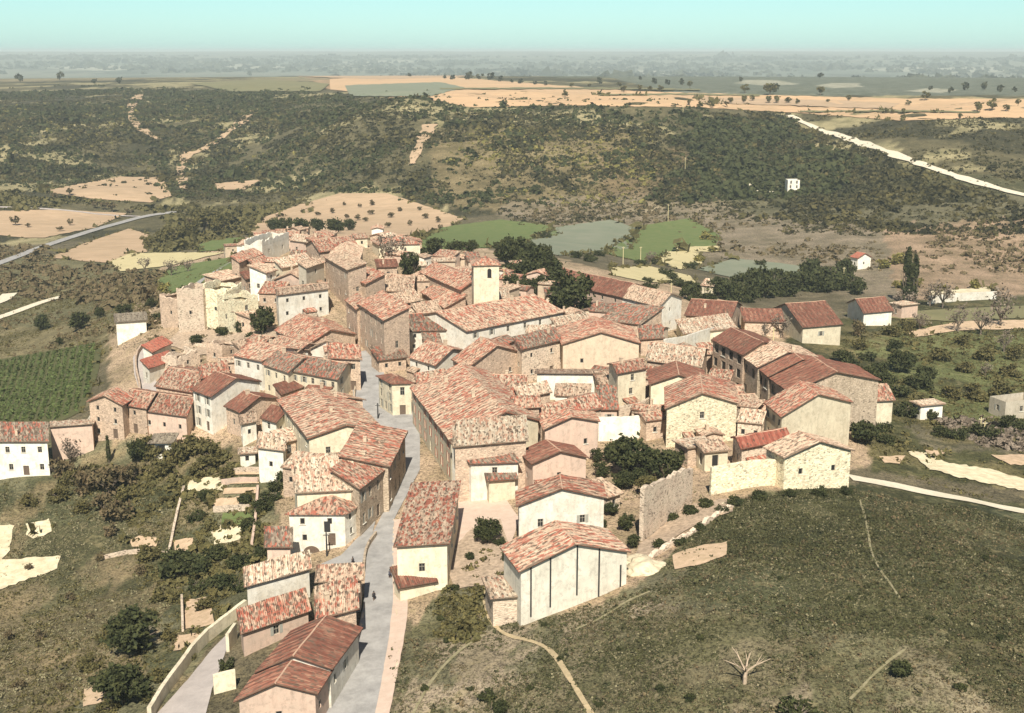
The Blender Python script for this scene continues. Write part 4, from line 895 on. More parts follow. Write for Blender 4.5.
HO('row end house with tan gable and mottled roof', (782,416),(851,402), 8.5, depth=13, rt='e', slope=.32, wm='cream', rm='redmix', fw=(0,0), sw=(3,2), K=(812,380), chim=0)
HO('cream house at the far right end of the row under a red streaked roof', (854,401.5),(893,399.5), 6, depth=9, rt='s', slope=.34, wm='cream', rm='redmix', fw=(1,1), sw=(0,0), K=(886,385), chim=0, wk='s')
HO('little white hut at the end of the row beside the bushes', (921,406),(943,404), 4, depth=4, rt='f', wm='white', rm='pale', fw=(1,1), chim=0, name='hut', cat='hut')
HO('small stone house with bright red hipped roof behind the garden wall', (742,448),(789,439), 5.5, depth=9, rt='g', slope=.32, wm='stone', rm='red', fw=(1,1), sw=(1,1), K=(764,425), side='L', chim=0, wk='s', name='cottage', annex=2)
HO('large yellowish stone barn at the right end of the garden wall', (785,457),(851,450), 7, depth=12, rt='e', slope=.34, wm='pale', rm='tan', fw=(2,1), sw=(0,0), K=(800,432), chim=0, wk='s', name='stone_barn', cat='barn')
HO('low shed with flat pale roof left of the red roofed cottage', (688,448),(716,444), 4, depth=5, rt='f', wm='tan', rm='pale', fw=(1,1), chim=0, wk='p', name='shed', cat='shed')
HO('small lean-to shed with dark opening beside the garden wall', (705,452),(728,450), 4, depth=4, rt='s', slope=.15, wm='cream', rm='tan', fw=(1,1), chim=0, wk='d', name='shed', cat='shed')
HO('tan block house under the first of the right row', (739,406),(756,408), 6, depth=6, rt='f', wm='tan', rm='tan', fw=(0,0), chim=0)
HO('old stone hut cut by the right edge', (1006,402),(1040,398), 5, depth=6, rt='none', wm='grey', fw=(1,1), name='hut', cat='hut')
HO('small white house with grey roof on the bare slope above the vineyard', (116,322),(146,320), 5.5, depth=7, rt='s', slope=.28, wm='white', rm='grey', fw=(0,0), sw=(1,1), K=(145,313), chim=0, name='farmhouse', cat='farmhouse')
HO('pink walled yard house beside the tall cypress', (902,306),(918,304), 5, depth=6, rt='f', wm='pink', rm='pale', fw=(0,0), chim=0, name='shed', cat='shed')
HO('tiny cream house in the far gardens behind the brown shed', (702,285),(713,286), 3.5, depth=5, rt='s', slope=.3, wm='cream', rm='pale', fw=(0,0), chim=0, name='field_shed', cat='shed')
HO('little tan outhouse in the yard behind the ruined rubble wall', (607,497),(620,493), 3, depth=5, rt='s', slope=.25, wm='stone', rm='tan', fw=(1,1), chim=0, name='outhouse', cat='outhouse', wk='s')
# small infill houses packed into the gaps that the photograph shows crowded with roofs
def inp(x, y, poly):
    c = False; j = len(poly)-1
    for i in range(len(poly)):
        xi, yi = poly[i]; xj, yj = poly[j]
        if (yi > y) != (yj > y) and x < (xj-xi)*(y-yi)/(yj-yi)+xi: c = not c
        j = i
    return c
ZONES = [([(160,372),(200,345),(275,335),(340,352),(350,400),(300,400),(255,430),(225,425)], 'between the white houses left of the street', 400),
 ([(222,262),(262,240),(350,238),(420,250),(425,330),(400,345),(355,300),(300,330),(270,330),(250,300)], 'between the ruins and roofs of the hilltop quarter', 700),
 ([(395,345),(470,335),(640,330),(700,330),(720,400),(650,425),(600,430),(530,480),(470,420),(410,390)], 'between the big roofs of the village centre', 500),
 ([(380,262),(440,262),(560,290),(640,320),(560,340),(460,330),(400,300)], 'around the church', 600),
 ([(300,440),(350,430),(356,480),(300,500)], 'above the hip roofed house', 400), ([(600,380),(740,360),(790,430),(720,450),(650,440)], 'left of the right row', 400)]
rr9 = random.Random(21)
for zp, wh, rmax in ZONES:
    ws = [hit(*p).xy for p in zp]; x0, x1, y0, y1 = min(p.x for p in ws), max(p.x for p in ws), min(p.y for p in ws), max(p.y for p in ws); wp = [(p.x,p.y) for p in ws]
    bb = lambda pl: (min(v[0] for v in pl), max(v[0] for v in pl), min(v[1] for v in pl), max(v[1] for v in pl))
    exl = [e for e in EXCL for q9 in (bb(e),) if q9[0] < x1 and q9[1] > x0 and q9[2] < y1 and q9[3] > y0 and len(e) > 3]
    for _ in range(500):
        x, y = rr9.uniform(x0,x1), rr9.uniform(y0,y1); w9, d9, h9 = rr9.uniform(4.2,8), rr9.uniform(4.5,8), rr9.uniform(3.2,5.6)
        an = rr9.choice((-.5,-.35,-.1,.05,.2,.35)); dx = Vector((math.cos(an),math.sin(an))); dy = Vector((-dx.y,dx.x)); c9 = Vector((x,y)); sm = [c9+dx*(i*w9/2)+dy*(j*d9/2) for i in (-1,0,1) for j in (-1,0,1)]
        if not inp(x,y,wp): continue
        if any(inp(q.x,q.y,e) for e in exl for q in (sm[0],sm[2],sm[4],sm[6],sm[8])): continue
        if any(inp(q.x,q.y,[(v.x,v.y) for v in f[1]]) for f in FOOT if (f[1][0]-c9).length < 45 for q in sm): continue
        if any(inp(v.x,v.y,[(q.x,q.y) for q in (sm[0],sm[6],sm[8],sm[2])]) for f in FOOT if (f[1][0]-c9).length < 45 for v in f[1]): continue
        z9 = zg(x,y)+h9; a9 = sm[0]; b9 = sm[6]
        root = empty('village_house', (0,0,0), 'small crowded village house packed '+wh, 'house', 'small houses packed '+wh)
        block(root, None, None, None, h9, fixed=(a9,b9,dy*d9,z9), rt=rr9.choice(('s','s','g','e','g')), slope=rr9.uniform(.2,.34), wm=rr9.choice(('tan','tan','stone','pink','white','buff','cream')), rm=rr9.choice(('mix','mix','tan','redmix','dark','pale')), fw=(rr9.choice((1,2)),1), sw=(1,1), wk='s', chim=rr9.choice((0,0,1)), over=.35)
print('infill done', len(FOOT))
# shop front posts on the shed house, drawn as timber posts standing on the gable
for ob in list(COL.objects):
    if ob.name.startswith('shed_house') and ob.type == 'EMPTY':
        wl = [c for c in COL.objects if c.parent == ob and c.name.startswith('wall')][0]
        v = [Vector(p.co) for p in wl.data.vertices[:2]]
        a_, b2 = v[0], v[1]
        f0 = FOOT[[f[0] for f in FOOT].index(ob.name)]; a_ = f0[1][0]-ob.location.xy; b2 = f0[1][1]-ob.location.xy; zE = f0[2]-ob.location.z
        dd = (b2-a_); nn = Vector((dd.y,-dd.x)).normalized(); L = dd.length
        for s in (.09,.27,.52,.73,.94):
            zt_ = zE+.30*L/2*(1-abs(2*s-1)) if s < .9 else zE-2
            mb = MB(); p = a_+dd*s+nn*.06; mb.box((p.x,p.y,(zt_-6.5+zE-6.5)/2 if False else zt_-4.2), (.22,.12,8.2), math.atan2(dd.y,dd.x)); mb.obj('post', M['iron'], ob)

# arched cellar door and black board on the white hip roofed house at the fork
for ob in [o for o in COL.objects if o.type == 'EMPTY' and 'hipped mottled roof at the street fork' in (o.get('label') or '')]:
    f0 = FOOT[[f[0] for f in FOOT].index(ob.name)]; a_ = f0[1][0]-ob.location.xy; b2 = f0[1][1]-ob.location.xy; dd = (b2-a_).normalized(); nn = Vector((dd.y,-dd.x)); L = (b2-a_).length; g = zg(*(f0[1][0]+ (f0[1][1]-f0[1][0])*.4))-ob.location.z
    mb = MB(); c0 = a_+dd*L*.38+nn*.03
    ar = [(math.cos(t)*1.5, math.sin(t)*1.3) for t in np.linspace(0, math.pi, 13)]
    for o_ in (0, .06): mb.v += [((c0+dd*x+nn*o_).x, (c0+dd*x+nn*o_).y, g+.1+z) for x, z in ar]
    mb.f += [list(range(13,26))]+[[k, k+1, k+14, k+13] for k in range(12)]; mb.obj('cellar_arch', M['door'], ob)
    mb = MB(); c0 = a_+dd*L*.68+nn*.06; mb.box((c0.x,c0.y,f0[2]-ob.location.z-2.6),(1.1,.10,2.0),math.atan2(dd.y,dd.x)); mb.obj('closed_shutter', M['iron'], ob)
# ruined walls get a broken crest: jagged stone tops
for ob in [o for o in COL.objects if o.type == 'EMPTY' and o.get('label') and 'ruin' in o['label'] and o.name.startswith('ruined_house')]:
    f0 = FOOT[[f[0] for f in FOOT].index(ob.name)]; cs = [p-ob.location.xy for p in f0[1]]; zE = f0[2]-ob.location.z
    mb = MB()
    for k in range(4):
        a_, b2 = cs[k], cs[(k+1)%4]; d_ = (b2-a_).normalized(); L = (b2-a_).length; nn = Vector((d_.y,-d_.x)); n_ = max(3, int(L/.9)); hh = random.uniform(.3,1.5); hs = []
        for i_ in range(n_+1): hh = min(max(hh+random.choice((-.5,-.3,0,.1,.3,.6)), .05), 2.2); hs.append(hh)
        b0 = len(mb.v)
        for i_ in range(n_+1):
            p = a_+d_*(L*i_/n_)
            for o_, z in ((-.02,-.1),(.5,-.1),(.45,hs[i_]),(.03,hs[i_])): q_ = p-nn*o_; mb.v.append((q_.x,q_.y,zE+z))
        for i_ in range(n_):
            for t_ in range(4): mb.f.append([b0+i_*4+t_, b0+i_*4+(t_+1)%4, b0+i_*4+4+(t_+1)%4, b0+i_*4+4+t_])
        mb.f.append([b0,b0+3,b0+2,b0+1]); mb.f.append([b0+n_*4+t_ for t_ in range(4)])
    wmname = [c for c in COL.objects if c.parent == ob and c.name.startswith('wall')][0].data.materials[0]
    mb.obj('broken_crest', wmname, ob)
# --- church: nave, lower aisle and bell tower
ch = empty('church', (0,0,0), 'cream stone church with square bell tower under a pyramid roof', 'church')
_, org, _ = block(ch, None, (421,272),(461,290), 8, depth=13, rt='g', slope=.34, wm='tan', rm='redmix', fw=(0,0), sw=(0,0), K=(469,273), chim=0)
block(ch, org, (422,292),(445,308), 5, depth=8, rt='s', slope=.3, wm='tan', rm='redmix', fw=(1,1), sw=(0,0), K=(462,292), chim=0)
tw = solve((473.6,264.5),(499,264), 17, depth=8, gz=7)
dv = tw[2].normalized()*(tw[1]-tw[0]).length*.95
_, _, (ta,tb,tc,td,tz) = block(ch, org, None, None, 17, fixed=(tw[0],tw[1],dv,tw[3]), rt='p', slope=.5, wm='cream', rm='redmix', fw=(0,0), sw=(0,0), chim=0, over=.6)
for (p, q_, o_) in ((ta,tb,.62),(td,ta,.5)):
    d0 = (q_-p).normalized(); nn = Vector((d0.y,-d0.x)); c0 = p+(q_-p)*o_+nn*.02; mb = MB(); rz = math.atan2(d0.y,d0.x)
    mb.box((c0.x,c0.y,tz-3.0), (1.2,.10,2.2), rz)
    n_ = len(mb.v); arc = [(math.cos(t)*.6, math.sin(t)*.6) for t in np.linspace(0, math.pi, 9)]
    for x, z in arc: q2 = c0+d0*x+nn*.05; mb.v.append((q2.x,q2.y,tz-1.9+z))
    mb.f.append(list(range(n_, n_+9))); mb.obj('belfry_opening', M['pane'], ch)
m2 = MB(); cx = (ta+tc)/2; m2.tube([(cx.x,cx.y,tz+1),(cx.x,cx.y,tz+2.9)], .06); m2.box((cx.x,cx.y,tz+2.5),(.6,.08,.08)); m2.obj('cross', M['iron'], ch)
# far ruined tower on the scrub hill
HO('pale ruined square tower standing alone on the scrub hill', (788,180),(800,180), 9, depth=8, rt='none', wm='white', fw=(2,3), name='ruined_tower', cat='tower', wk='l', chim=0, group='', gz=hit(794,193).z)
# ------------------------------------------------------------- free standing walls
def garden_wall(label, line, h, th=.5, mat='stone', follow=True, name='garden_wall', jag=0, cap=True):
    P_ = smoothline([hit(*p).xy for p in line], 1 if len(line) > 2 else 0); pts3 = []
    L = [0]
    for a, b_ in zip(P_[:-1], P_[1:]): L.append(L[-1]+(b_-a).length)
    n_ = max(2, int(L[-1]/1.0)); hs = h if isinstance(h, (tuple, list)) else (h, h)
    root = P_[0]; org = Vector((root.x, root.y, zg(root.x, root.y))); V_ = []; F_ = []
    for i in range(n_+1):
        s = L[-1]*i/n_; k = max(j for j in range(len(L)) if L[j] <= s+1e-6); k = min(k, len(L)-2)
        p = P_[k].lerp(P_[k+1], (s-L[k])/max(L[k+1]-L[k],1e-6)); d = (P_[k+1]-P_[k]).normalized(); nn = Vector((-d.y,d.x))
        z = zg(p.x,p.y); hh = hs[0]+(hs[1]-hs[0])*i/n_ + random.uniform(-.06,.06) - (random.random()*jag)
        for sg, zz in ((-1,-.8),(1,-.8),(1,hh),(-1,hh)): q_ = p+nn*th/2*sg; V_.append((q_.x-org.x,q_.y-org.y,z+zz-org.z))
    for i in range(n_):
        for k in range(4): a_ = i*4+k; b2 = i*4+(k+1)%4; F_.append((a_, a_+4, b2+4, b2))
    F_ += [(0,1,2,3), (n_*4+3,n_*4+2,n_*4+1,n_*4)]
    bm = bmesh.new(); me = bpy.data.meshes.new(name); me.from_pydata(V_, [], F_); bm.from_mesh(me); bmesh.ops.recalc_face_normals(bm, faces=bm.faces[:]); bm.to_mesh(me); bm.free()
    me.materials.append(WM[mat] if mat in WM else M[mat]); o = bpy.data.objects.new(name, me); o.location = org; link(o); return tag(o, label, 'wall')
GW = garden_wall
GW('long curved pale wall along the lane at the bottom left', [(246,612),(230,624),(200,648),(180,676),(165,696),(150,722)], 2.2, .6, 'cream')
GW('long pale speckled garden wall joining the stone barn on the grass hill', [(710,495),(745,488),(785,484)], (5.5,5), .6, 'pale')
GW('tall ruined rubble wall beside the bare slope', [(641,541),(665,522),(690,503)], (10,7.5), .8, 'stone', jag=.8, name='ruined_wall')
GW('white plastered low wall rising towards the brown shed', [(664,357),(693,350),(722,338)], (5,4), .6, 'white')
GW('whitewashed rubble wall in front of the tall cream house', [(598,441),(625,440),(655,434)], (5.5,5), .6, 'white')
GW('sloping stone wall between the speckled stone house and the white wall', [(612,424),(640,420),(656,408)], (4,4), .6, 'stone')
GW('long low white wall below the cypress at far right', [(928,304),(960,301),(996,299)], 3.2, .6, 'white')
GW('curb wall curving along the middle of the street fork', [(376,536),(369,546),(365,556),(364,572)], 1.0, .4, 'dark')
GW('low dark wall along the street left of the bend', [(356,386),(354,400),(356,410),(364,420)], 1.2, .4, 'dark')
GW('crooked wall between the vineyard lane and the garden', [(142,349),(136,358),(136,372),(140,388),(140,396)], 1.6, .5, 'tan')
GW('stone wall at the upper end of the vineyard', [(84,432),(92,420),(104,402)], 1.5, .5, 'grey')
GW('dry stone wall sloping between the left gardens', [(168,560),(176,520),(184,490)], 1.0, .5, 'stone')
GW('stone wall along the right side of the terraces', [(252,548),(256,520),(258,490)], 1.2, .5, 'pink')
GW('low wall above the lane climbing to the old quarter', [(202,300),(222,282),(240,272)], 1.8, .5, 'tan')
GW('cream yard wall beside the lane below the mottled roof strip', [(228,652),(236,640)], 3, .5, 'cream')
GW('low cream yard wall left of the pink gable at the bottom', [(214,694),(236,688)], 3, .5, 'cream')
def kerb(label, line): garden_wall(label, line, .14, .3, 'buff', name='kerb')['category'] = 'kerb'
kerb('thin pale kerb along the right of the lower street', [(391,700),(402,640),(394,600),(393,560),(394,520)])
kerb('thin pale kerb along the left of the lower street', [(330,705),(345,676),(358,645),(366,600)])
kerb('thin kerb along the right of the upper street', [(390,408),(385,390),(384,372),(373,352)])
GW('upper thin terrace wall under the white cube house', [(224,475),(262,473)], 1.3, .4, 'stone')
GW('middle thin terrace wall under the white cube house', [(222,485),(258,483)], 1.3, .4, 'pink')
GW('lower thin terrace wall under the white cube house', [(214,512),(250,510)], 1.3, .4, 'stone')
GW('short garden wall beside the square pinkish plot', [(182,600),(183,632)], 1.1, .4, 'stone')
GW('low wall crossing the left gardens below the cream plots', [(100,560),(135,552),(168,556)], .9, .4, 'stone')
GW('ruined foundation wall in front of the old quarter', [(185,345),(215,350),(245,344)], 1.6, .6, 'stone', jag=.9, name='ruined_wall')
GW('rubble wall stepping down the bare slope to the grass', [(650,560),(690,535),(732,508)], 1.2, .8, 'stone', jag=.8, name='ruined_wall')
# ------------------------------------------------------------- trees
def leaf_cloud(n, rx, ry, rz, cz, size, clumps, seed, spread=.34, shape='ball'):
    r = np.random.default_rng(seed); C = []
    while len(C) < clumps:
        p = r.uniform(-1,1,3)
        d = np.linalg.norm(p)
        if d > 1 or d < .35: continue
        if shape == 'cone': p[:2] *= (1-(p[2]+1)/2*.85)
        C.append(p*np.array([rx,ry,rz])*(.82 if shape == 'ball' else .95))
    C = np.array(C); k = r.integers(0, clumps, n); sc = np.array([rx,ry,rz])*spread
    c = C[k]+r.normal(0,.5,(n,3))*sc; c[:,2] += cz
    u = r.normal(size=(n,3)); u /= np.linalg.norm(u,axis=1)[:,None]; w_ = np.cross(u, r.normal(size=(n,3))); w_ /= np.linalg.norm(w_,axis=1)[:,None]
    s = size*r.uniform(.6,1.3,(n,1))
    V_ = np.stack([c-u*s-w_*s*.2, c+w_*s*.6, c+u*s, c-w_*s*.6+u*s*.2],1).reshape(-1,3); F_ = np.arange(n*4).reshape(n,4); return V_, F_
def branches(h, spread, seed, n=6, r0=.14, th=None, up=.6):
    r = random.Random(seed); mb = MB(); th = th or h*.35
    mb.tube([(0,0,-.4),(r.uniform(-.06,.06)*h,0,th*.5),(r.uniform(-.08,.08)*h,r.uniform(-.08,.08)*h,th)], [r0*1.3,r0,r0*.8])
    for k in range(n):
        an = 2*math.pi*k/n+r.uniform(-.4,.4); z0 = th*r.uniform(.75,1); l = spread*r.uniform(.7,1)
        p1 = (math.cos(an)*l*.4, math.sin(an)*l*.4, z0+(h-th)*up*.5); p2 = (math.cos(an)*l, math.sin(an)*l, z0+(h-th)*up*r.uniform(.8,1.2))
        mb.tube([(0,0,z0*.9), p1, p2], [r0*.6,r0*.4,r0*.12], 5)
        for j in range(2):
            a2 = an+r.uniform(-.9,.9); mb.tube([p1, (p1[0]+math.cos(a2)*l*.35, p1[1]+math.sin(a2)*l*.35, p1[2]+(h-th)*.4)], [r0*.3,r0*.08], 4)
    return mb
KIND = {}
def kind(key, n, rx, ry, rz, cz, size, clumps, lm, th, shape='ball', r0=.14, nv=3, spread=.34, trunk='bark', nb=6):
    L = []
    for v in range(nv):
        V_, F_ = leaf_cloud(n, rx, ry, rz, cz, size, clumps, 100*hash(key)%9973+v if False else sum(map(ord,key))*7+v, spread, shape)
        me = np_mesh('crown', V_, F_, LM[lm]) if n else None
        t = branches(cz+rz*.6, rx*.8, v+3, nb, r0, th).obj('trunk', M[trunk]); tm = t.data; bpy.data.objects.remove(t)
        L.append((me, tm))
    KIND[key] = L
kind('bush', 1200, 1,1,.75,.5, .13, 14, 'evergreen', .3, r0=.06)
kind('bushol', 1100, 1,1,.75,.5, .13, 14, 'olive', .3, r0=.06)
kind('bushdry', 420, 1,1,.8,.7, .15, 11, 'dry', .3, r0=.06)
kind('bushyel', 700, 1,1,.75,.6, .17, 12, 'yellow', .3, r0=.06)
kind('round', 3000, 1,1,.9,.95, .09, 34, 'evergreen', .4, r0=.05, nv=2, spread=.24)
kind('tree', 1900, 1,1,.85,.95, .105, 22, 'evergreen', .4, r0=.06, spread=.27)
kind('treeol', 1500, 1,1,.85,1.0, .11, 20, 'olive', .4, r0=.06, spread=.27)
kind('bare', 260, 1,1,.85,1.3, .10, 14, 'twig', .5, r0=.06, nb=9)
kind('dead', 0, 1.35,1.35,.8,1.1, .1, 4, 'twig', .6, r0=.09, trunk='bleached', nb=5)
kind('cypress', 1500, .34,.34,1.25,1.3, .10, 26, 'evergreen', .2, 'cone', r0=.05, nv=2, spread=.22)
kind('fartree', 60, 1,1,.8,1.1, .42, 8, 'far', .5, r0=.09, nb=3)
kind('orchard', 160, 1,1,.7,1.3, .26, 9, 'dry', .7, r0=.1, nb=4)
kind('plateau', 160, 1,1,.8,1.3, .28, 9, 'olive', .6, r0=.1, nb=4)
TN = {'bush':('bush','bush'),'bushol':('bush','bush'),'bushdry':('bush','bush'),'bushyel':('bush','bush'),'round':('round_tree','tree'),'tree':('evergreen_tree','tree'),'treeol':('olive_tree','tree'),
 'bare':('bare_tree','tree'),'dead':('dead_tree','tree'),'cypress':('cypress_tree','tree'),'fartree':('distant_tree','tree'),'orchard':('orchard_tree','tree'),'plateau':('field_tree','tree')}
def plant(key, px, py, wpx, label, group=None, stretch=1.0, solo=False):
    """tree whose foot is at the pixel, crown about wpx pixels wide"""
    p = hit(px, py); d = math.sqrt(p.x**2+p.y**2+(CAMZ-p.z)**2); s = wpx*d/FPX/2.1
    if key == 'cypress': s = wpx*d/FPX/.68
    cm, tm = random.choice(KIND[key]); nm, cat = TN[key]
    root = empty(nm, p, label, cat, group, random.uniform(0,6.28)); root.scale = (s*random.uniform(.9,1.1), s*random.uniform(.9,1.1), s*stretch)
    for n_, m_ in (('crown', cm), ('trunk', tm)):
        if m_ is None: continue
        o = bpy.data.objects.new(n_, m_); COL.objects.link(o); o.parent = root
    return root
def grove(key, spots, label, group, w_=None, st=1.0):
    for s_ in spots:
        x, y = s_[:2]; plant(key, x, y, s_[2] if len(s_) > 2 else w_, label, group, st*random.uniform(.85,1.15))
# named trees
grove('bushol', [(150,560,26),(205,610,24),(225,615,20),(160,600,22),(110,640,26),(160,680,24),(170,640,18),(90,670,24),(150,620,18),(110,712,24),(215,560,20),(200,548,16),(150,700,18),(190,660,14),(60,500,22),(30,505,18),(82,512,20)], 'olive bush in the lower left gardens', 'olive bushes in the lower left gardens')
grove('bushdry', [(100,560,12),(70,600,12),(40,640,14),(90,620,10),(20,690,14),(60,690,12),(140,575,14),(30,570,10),(10,640,12)], 'small dry shrub on the lower left slope', 'dry shrubs on the lower left slope')
grove('bush', [(425,690,9),(470,690,8),(530,690,9),(560,660,8),(620,650,8),(660,690,10),(700,640,8),(690,700,12),(850,600,8),(930,620,9),(960,690,12),(1000,640,9),(780,580,7),(860,545,7),(600,705,10),(440,620,8),(730,600,7),(640,620,7),(985,560,8)], 'small dark tuft of scrub on the near grass hill', 'scrub tufts on the near grass hill')
grove('tree', [(600,478,22),(596,462,18),(622,490,24),(640,486,26),(612,515,18),(600,530,16),(626,530,20),(634,548,18),(604,546,16),(676,470,24),(650,470,26)], 'dark shrub in the yard between the white gabled house and the ruined wall', 'shrubs in the yard behind the ruined wall')
grove('bush', [(672,520,14),(690,514,16),(706,507,16),(722,512,14),(660,548,16),(700,530,12),(735,505,18),(760,500,16),(790,497,14),(820,496,16),(845,494,14),(680,545,14),(470,560,12),(500,545,14),(508,560,16),(512,580,14),(455,590,10)], 'low dark shrub at the upper rim of the near hill', 'low shrubs along the rim of the near hill')
plant('cypress', 905, 303, 15, 'tall dark cypress beside the white farmhouse', stretch=.95)
plant('cypress', 913, 302, 12, 'shorter cypress leaning on the tall one', stretch=1.0)
plant('cypress', 109, 463, 5, 'small pointed cypress in front of the long tan building', stretch=1.6)
plant('round', 569, 318, 54, 'large round dark tree beside the brown roofed barn', stretch=1.0)
plant('tree', 411, 284, 26, 'dark evergreen tree left of the church nave', stretch=1.5)
plant('tree', 138, 462, 24, 'dark bushy tree at the foot of the left end houses', stretch=1.2)
plant('round', 487, 543, 32, 'dark round bush standing in the bare yard')
plant('bare', 391, 262, 30, 'grey leafless tree in front of the cream villa', stretch=1.0)
plant('bare', 70, 464, 26, 'leafless tree by the long tan building wall')
plant('dead', 745, 683, 42, 'pale dead tree with forked branches on the grass hill', stretch=1.15)
plant('bush', 900, 676, 24, 'lone dark bush at the lower right of the grass hill')
plant('bush', 228, 668, 18, 'dark bush in the lane beside the cream yard wall', stretch=1.2)
plant('bushdry', 856, 336, 16, 'narrow dark tree in front of the white farmhouse', stretch=1.6)
plant('bare', 780, 338, 24, 'grey bare tree beside the stone gabled farmhouse')
plant('bush', 240, 332, 16, 'dark ivy bush below the pale blue plastered ruin', stretch=1.2)
plant('tree', 262, 335, 28, 'large dark tree left of the big white house', stretch=1.3)
plant('bush', 180, 574, 42, 'wide dark bush beside the square pinkish plot')
plant('tree', 136, 654, 60, 'broad dark tree in the lower left garden', stretch=.9)
plant('tree', 124, 704, 62, 'dark tree in front of the broad lower left tree', stretch=.8)
plant('tree', 632, 474, 54, 'dense dark tree mass below the whitewashed rubble wall', stretch=.9)
plant('tree', 664, 480, 42, 'dark tree right of the dense tree mass, beside the flat shed', stretch=.9)
plant('tree', 612, 462, 26, 'smaller dark tree against the whitewashed wall', stretch=1.0)
plant('treeol', 648, 497, 32, 'olive green bush spilling over the ruined wall', stretch=.8)
plant('tree', 900, 372, 32, 'dark leafy tree in the middle of the right gardens', stretch=.8)
plant('bush', 862, 443, 34, 'dark bush at the foot of the row end house')
plant('bush', 905, 416, 24, 'dark bush between the row end and the little white hut', stretch=1.2)
plant('bush', 488, 700, 18, 'small dark bush low on the near hill')
plant('bush', 500, 714, 22, 'dark bush at the bottom edge of the near hill')
plant('bush', 797, 722, 44, 'dark bush cut by the bottom edge right of centre')
plant('bush', 447, 642, 8, 'tiny dark bush near the forked footpath')
plant('bush', 545, 626, 7, 'tiny dark bush just below the shed house')
grove('tree', [(512,268,36),(530,280,38),(548,285,34),(503,262,28),(540,268,30),(556,292,28),(512,296,26),(528,298,24),(520,284,34),(508,282,28),(543,296,24),(532,266,28)], 'dark evergreen tree of the grove behind the church tower', 'trees of the grove behind the church', st=1.0)
grove('tree', [(420,262,24),(436,256,28),(454,256,24),(470,254,20)], 'dark tree between the cream villa and the church', 'trees between villa and church', st=.8)
grove('bushol', [(150,456,30),(175,462,30),(196,452,34),(215,462,34),(205,474,30),(228,478,20),(160,474,26),(90,480,28),(70,484,24),(125,500,22)], 'olive bush in the upper left gardens below the village', 'bushes in the upper left gardens')
grove('bushdry', [(60,478,30),(84,492,34),(110,496,38),(130,484,30),(120,520,34),(104,512,26),(112,536,18)], 'reddish brown bush in the left gardens', 'brown bushes in the left gardens')
grove('bush', [(245,505,16),(262,512,22),(272,500,20),(288,480,22),(278,490,20),(252,560,18),(262,558,20),(236,570,22),(250,530,20),(204,470,16),(196,520,20),(205,500,18),(218,560,26),(200,575,30),(222,590,28),(200,590,26),(240,590,22)], 'dark bush among the terraces left of the street', 'dark bushes among the terraces')
grove('bush', [(205,318,16),(222,336,14),(196,345,16),(184,330,12),(160,318,14),(172,312,18),(178,300,16),(186,296,16),(192,304,14),(252,340,12),(242,354,10),(262,348,8)], 'dark scrub bush against the ruined old walls', 'bushes under the ruined walls', )
grove('bush', [(700,310,20),(718,296,24),(735,294,28),(755,292,30),(772,290,28),(745,302,24),(790,292,28),(810,282,26),(830,282,30),(850,290,26),(760,284,20),(650,292,16),(690,300,22),(820,292,26),(845,276,20)], 'dark hedge bush between the barns and the far fields', 'hedge bushes behind the barns', st=1.35)
grove('bush', [(708,302,20),(727,300,28),(764,298,30),(782,296,30),(800,290,32),(815,287,30),(838,290,28),(742,290,26),(778,284,26),(858,294,22),(826,278,22),(690,290,20),(676,286,16),(722,288,22)], 'rounded dark hedge bush between the barns and the far fields', 'second row of hedge bushes behind the barns', st=1.0)
grove('bush', [(545,238,14),(590,262,16),(576,258,14),(600,256,12),(640,266,12),(655,264,12),(665,275,14),(672,280,12),(648,282,12),(690,268,14),(760,265,12)], 'dark bush on the field edges behind the village', 'bushes along the field edges')
grove('bushyel', [(882,268,16),(900,264,18),(915,286,16),(940,292,14),(975,289,14),(705,240,14),(712,252,10),(165,292,14),(700,262,12),(900,288,14)], 'yellow green bush among the right hand fields', 'yellow bushes at field edges')
grove('bare', [(765,338,14),(930,306,26),(942,308,26),(958,332,24),(980,335,26),(1000,326,34),(905,314,28),(650,264,14),(920,330,20),(1004,352,20),(890,322,18),(985,376,14),(145,272,14),(172,276,18),(188,272,16)], 'small leafless grey tree in the outlying gardens', 'leafless trees in the gardens')
grove('bush', [(870,380,24),(886,388,22),(900,396,26),(920,388,26),(880,372,18),(850,372,20),(868,360,18),(842,362,20),(915,412,18),(930,420,18),(870,436,22),(886,444,18),(880,430,22),(940,436,18),(955,438,22),(985,436,26),(1010,428,24),(910,366,18),(895,352,18),(925,378,20)], 'dark bush in the right hand gardens beyond the row', 'bushes in the right gardens')
grove('bushol', [(940,360,22),(965,372,18),(985,360,22),(1010,376,20),(1000,396,26),(975,400,26),(950,398,22),(1015,360,20),(860,350,18),(890,336,20),(960,345,16),(905,330,20)], 'olive shrub on the grassy right gardens', 'olive shrubs in the right gardens')
grove('tree', [(80,330,22),(42,330,18),(125,318,18),(100,318,12),(60,345,8),(152,308,14)], 'small dark tree on the dry slope above the vineyard', 'trees on the slope above the vineyard')
grove('treeol', [(205,233,26),(220,236,22),(190,238,22),(178,244,22),(165,245,22),(232,226,18),(212,222,18)], 'olive green tree of the thicket beside the country road', 'trees of the roadside thicket')
grove('tree', [(285,236,22),(300,238,22),(318,232,18),(336,234,22),(350,231,16),(275,232,18)], 'dark tree just behind the hilltop quarter', 'trees just behind the hilltop')
grove('orchard', [(372,206,7),(371,215,7),(391,218,8),(358,221,7),(366,222,7),(347,219,6),(400,212,6),(426,219,8),(438,223,7),(332,214,6),(318,216,6),(410,226,7),(388,228,7),(344,206,5),(420,211,5),(360,208,5),(440,230,6),(378,231,7)], 'little orchard tree on the large tan field behind the village', 'orchard trees on the tan field')
